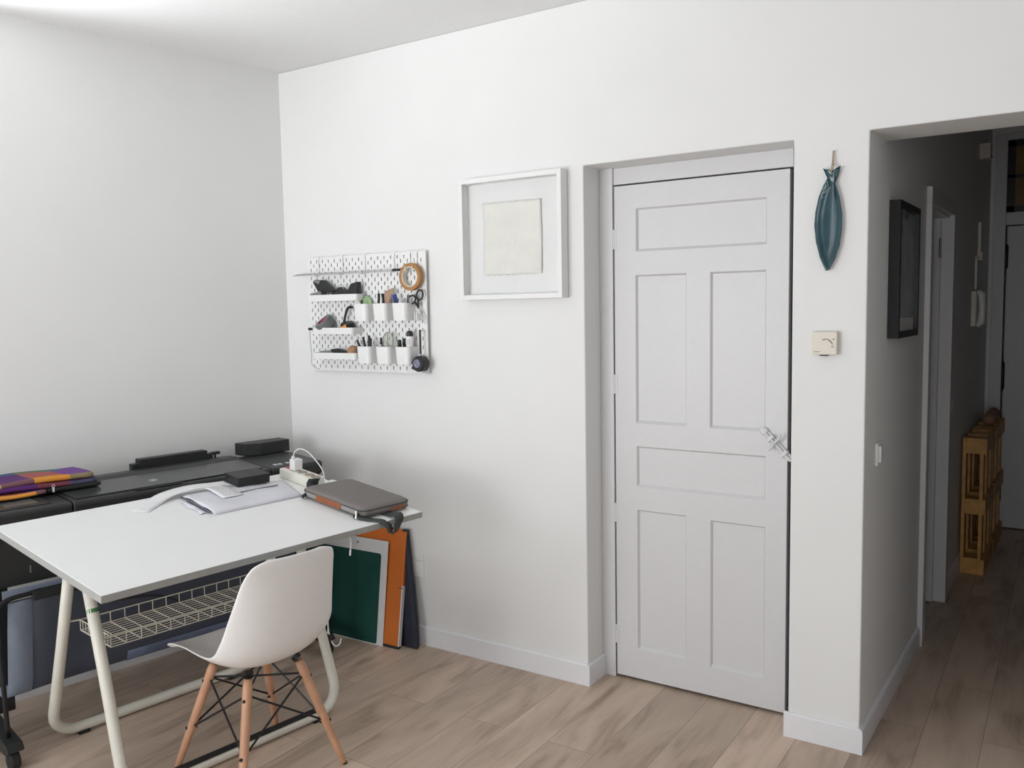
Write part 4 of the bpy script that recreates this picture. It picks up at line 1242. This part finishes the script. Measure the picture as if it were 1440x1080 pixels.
# strap pad sticking up at the far left side
ribbon([sl(-.430, 1.085, .003), sl(-.468, 1.090, .008), sl(-.490, 1.092, .032), sl(-.480, 1.094, .056)], .027, 'strap_end', T0, WEB, .003, side=lambda t: Vector((.1, 1, 0)))

# ------------------------------------------------------------------ boards leaning by the back wall
def leaning(x0, x1, yb_, yt, h, th):
    """board frame: bottom edge at yb_, top edge at yt"""
    ang = math.atan2(yt - yb_, h)
    return Matrix.Translation((x0, yb_, .0)) @ Matrix.Rotation(-ang, 4, 'X'), math.hypot(yt - yb_, h)
M_, Ln = leaning(.02, .70, -.150, -.088, .485, .004)
T0 = thing('cutting_mat', 'dark green cutting mat with a pale border leaning below the desk', 'cutting mat', M_ @ Matrix.Rotation(.03, 4, 'Z'))
MB().box(0, .680, 0, .004, .002, .50).build('border_sheet', MATB, T0, bevel=.001)
MB().prism([(p[0] + .322, p[1] + .222) for p in rrect(.640, .430, .012)], -.001, 0, 'y').build('green_field', GREENM, T0)
MB().lathe([(.005, -.002), (.005, .001)], 10, TR(.492, 0, .475, 0, PI / 2)).build('punched_hole', BLK, T0)
M_, Ln = leaning(.10, .814, -.142, -.058, .560, .02)
T0 = thing('portfolio_case', 'orange portfolio case leaning behind the green cutting mat', 'portfolio', M_ @ Matrix.Rotation(.03, 4, 'Z'))
MB().box(0, .690, 0, .018, .014, .562).build('case', ORG, T0, bevel=.003)
MB().box(-.001, .691, -.001, .019, .001, .016).build('bottom_binding', BLK, T0, bevel=.001)
MB().box(.686, .692, -.0005, .0185, .016, .30).build('white_edge', MATB, T0)
MB().box(.670, .693, -.003, -.0002, .288, .291).build('tie', BLK, T0)
MB().box(.668, .694, -.004, .020, .556, .566).build('corner_clip', BLK, T0, bevel=.002)
T0 = thing('portfolio_case', 'dark navy soft portfolio slumped between the orange case and the wall', 'portfolio', TR(.12, -.080, .002))
pts0 = [[(.0, .0), (.735, .0), (.752, .005), (.735, .038), (.0, .038)],
        [(.0, .006), (.720, .004), (.742, .012), (.728, .045), (.0, .045)],
        [(.0, .02), (.700, .018), (.716, .026), (.706, .054), (.0, .054)],
        [(.0, .036), (.672, .034), (.684, .042), (.678, .064), (.0, .064)],
        [(.0, .046), (.664, .044), (.672, .050), (.668, .066), (.0, .066)]]
MB().loft([[Vector((p[0], p[1], z)) for p in r] for r, z in zip(pts0, (0, .10, .28, .46, .545))]).build('body', NAVY, T0, bevel=.004)

# ------------------------------------------------------------------ cables under the desk
T0 = thing('power_cable', 'white cable hanging in a loop near the printer\'s right caster', 'cable', TR(.578, -.272, 0))
MB().tube(smoothpath([(-.06, -.02, .36), (-.045, -.04, .22), (-.03, -.055, .11), (.005, -.06, .055), (.035, -.055, .06), (.035, -.04, .085)], 7), .0035, 8).build('cord', WCORD, T0, smooth=True)
MB().tube(smoothpath([(-.075, -.02, .10), (-.04, -.055, .088), (-.03, -.06, .115)], 5), .0035, 8).build('cord', WCORD, T0, smooth=True)
T0 = thing('hanging_cable', 'short white cable tip hanging below the desk edge before the green mat', 'cable', TM(-.02, .905, -.025))
MB().tube(smoothpath([(-.06, .02, -.003), (-.02, .012, -.010), (.004, .004, -.025), (.012, -.004, -.055)], 6), .0022, 8).build('cord', WCORD, T0, smooth=True)
MB().tube([(.0118, -.0038, -.052), (.0145, -.007, -.072)], .0034, 8).build('tip', WPL, T0)
T0 = thing('power_cable', 'black cable drooping behind the wire basket under the printer', 'cable', PM @ TR(-.02, -1.03, .42))
MB().tube(smoothpath([(-.02, -.07, .13), (0, -.01, .085), (0, .08, .06), (0, .25, .03), (0, .45, -.08), (.0, .62, -.07), (0, .80, -.02), (0, .92, .06)], 7), .004, 8).build('cord', BLK, T0, smooth=True)
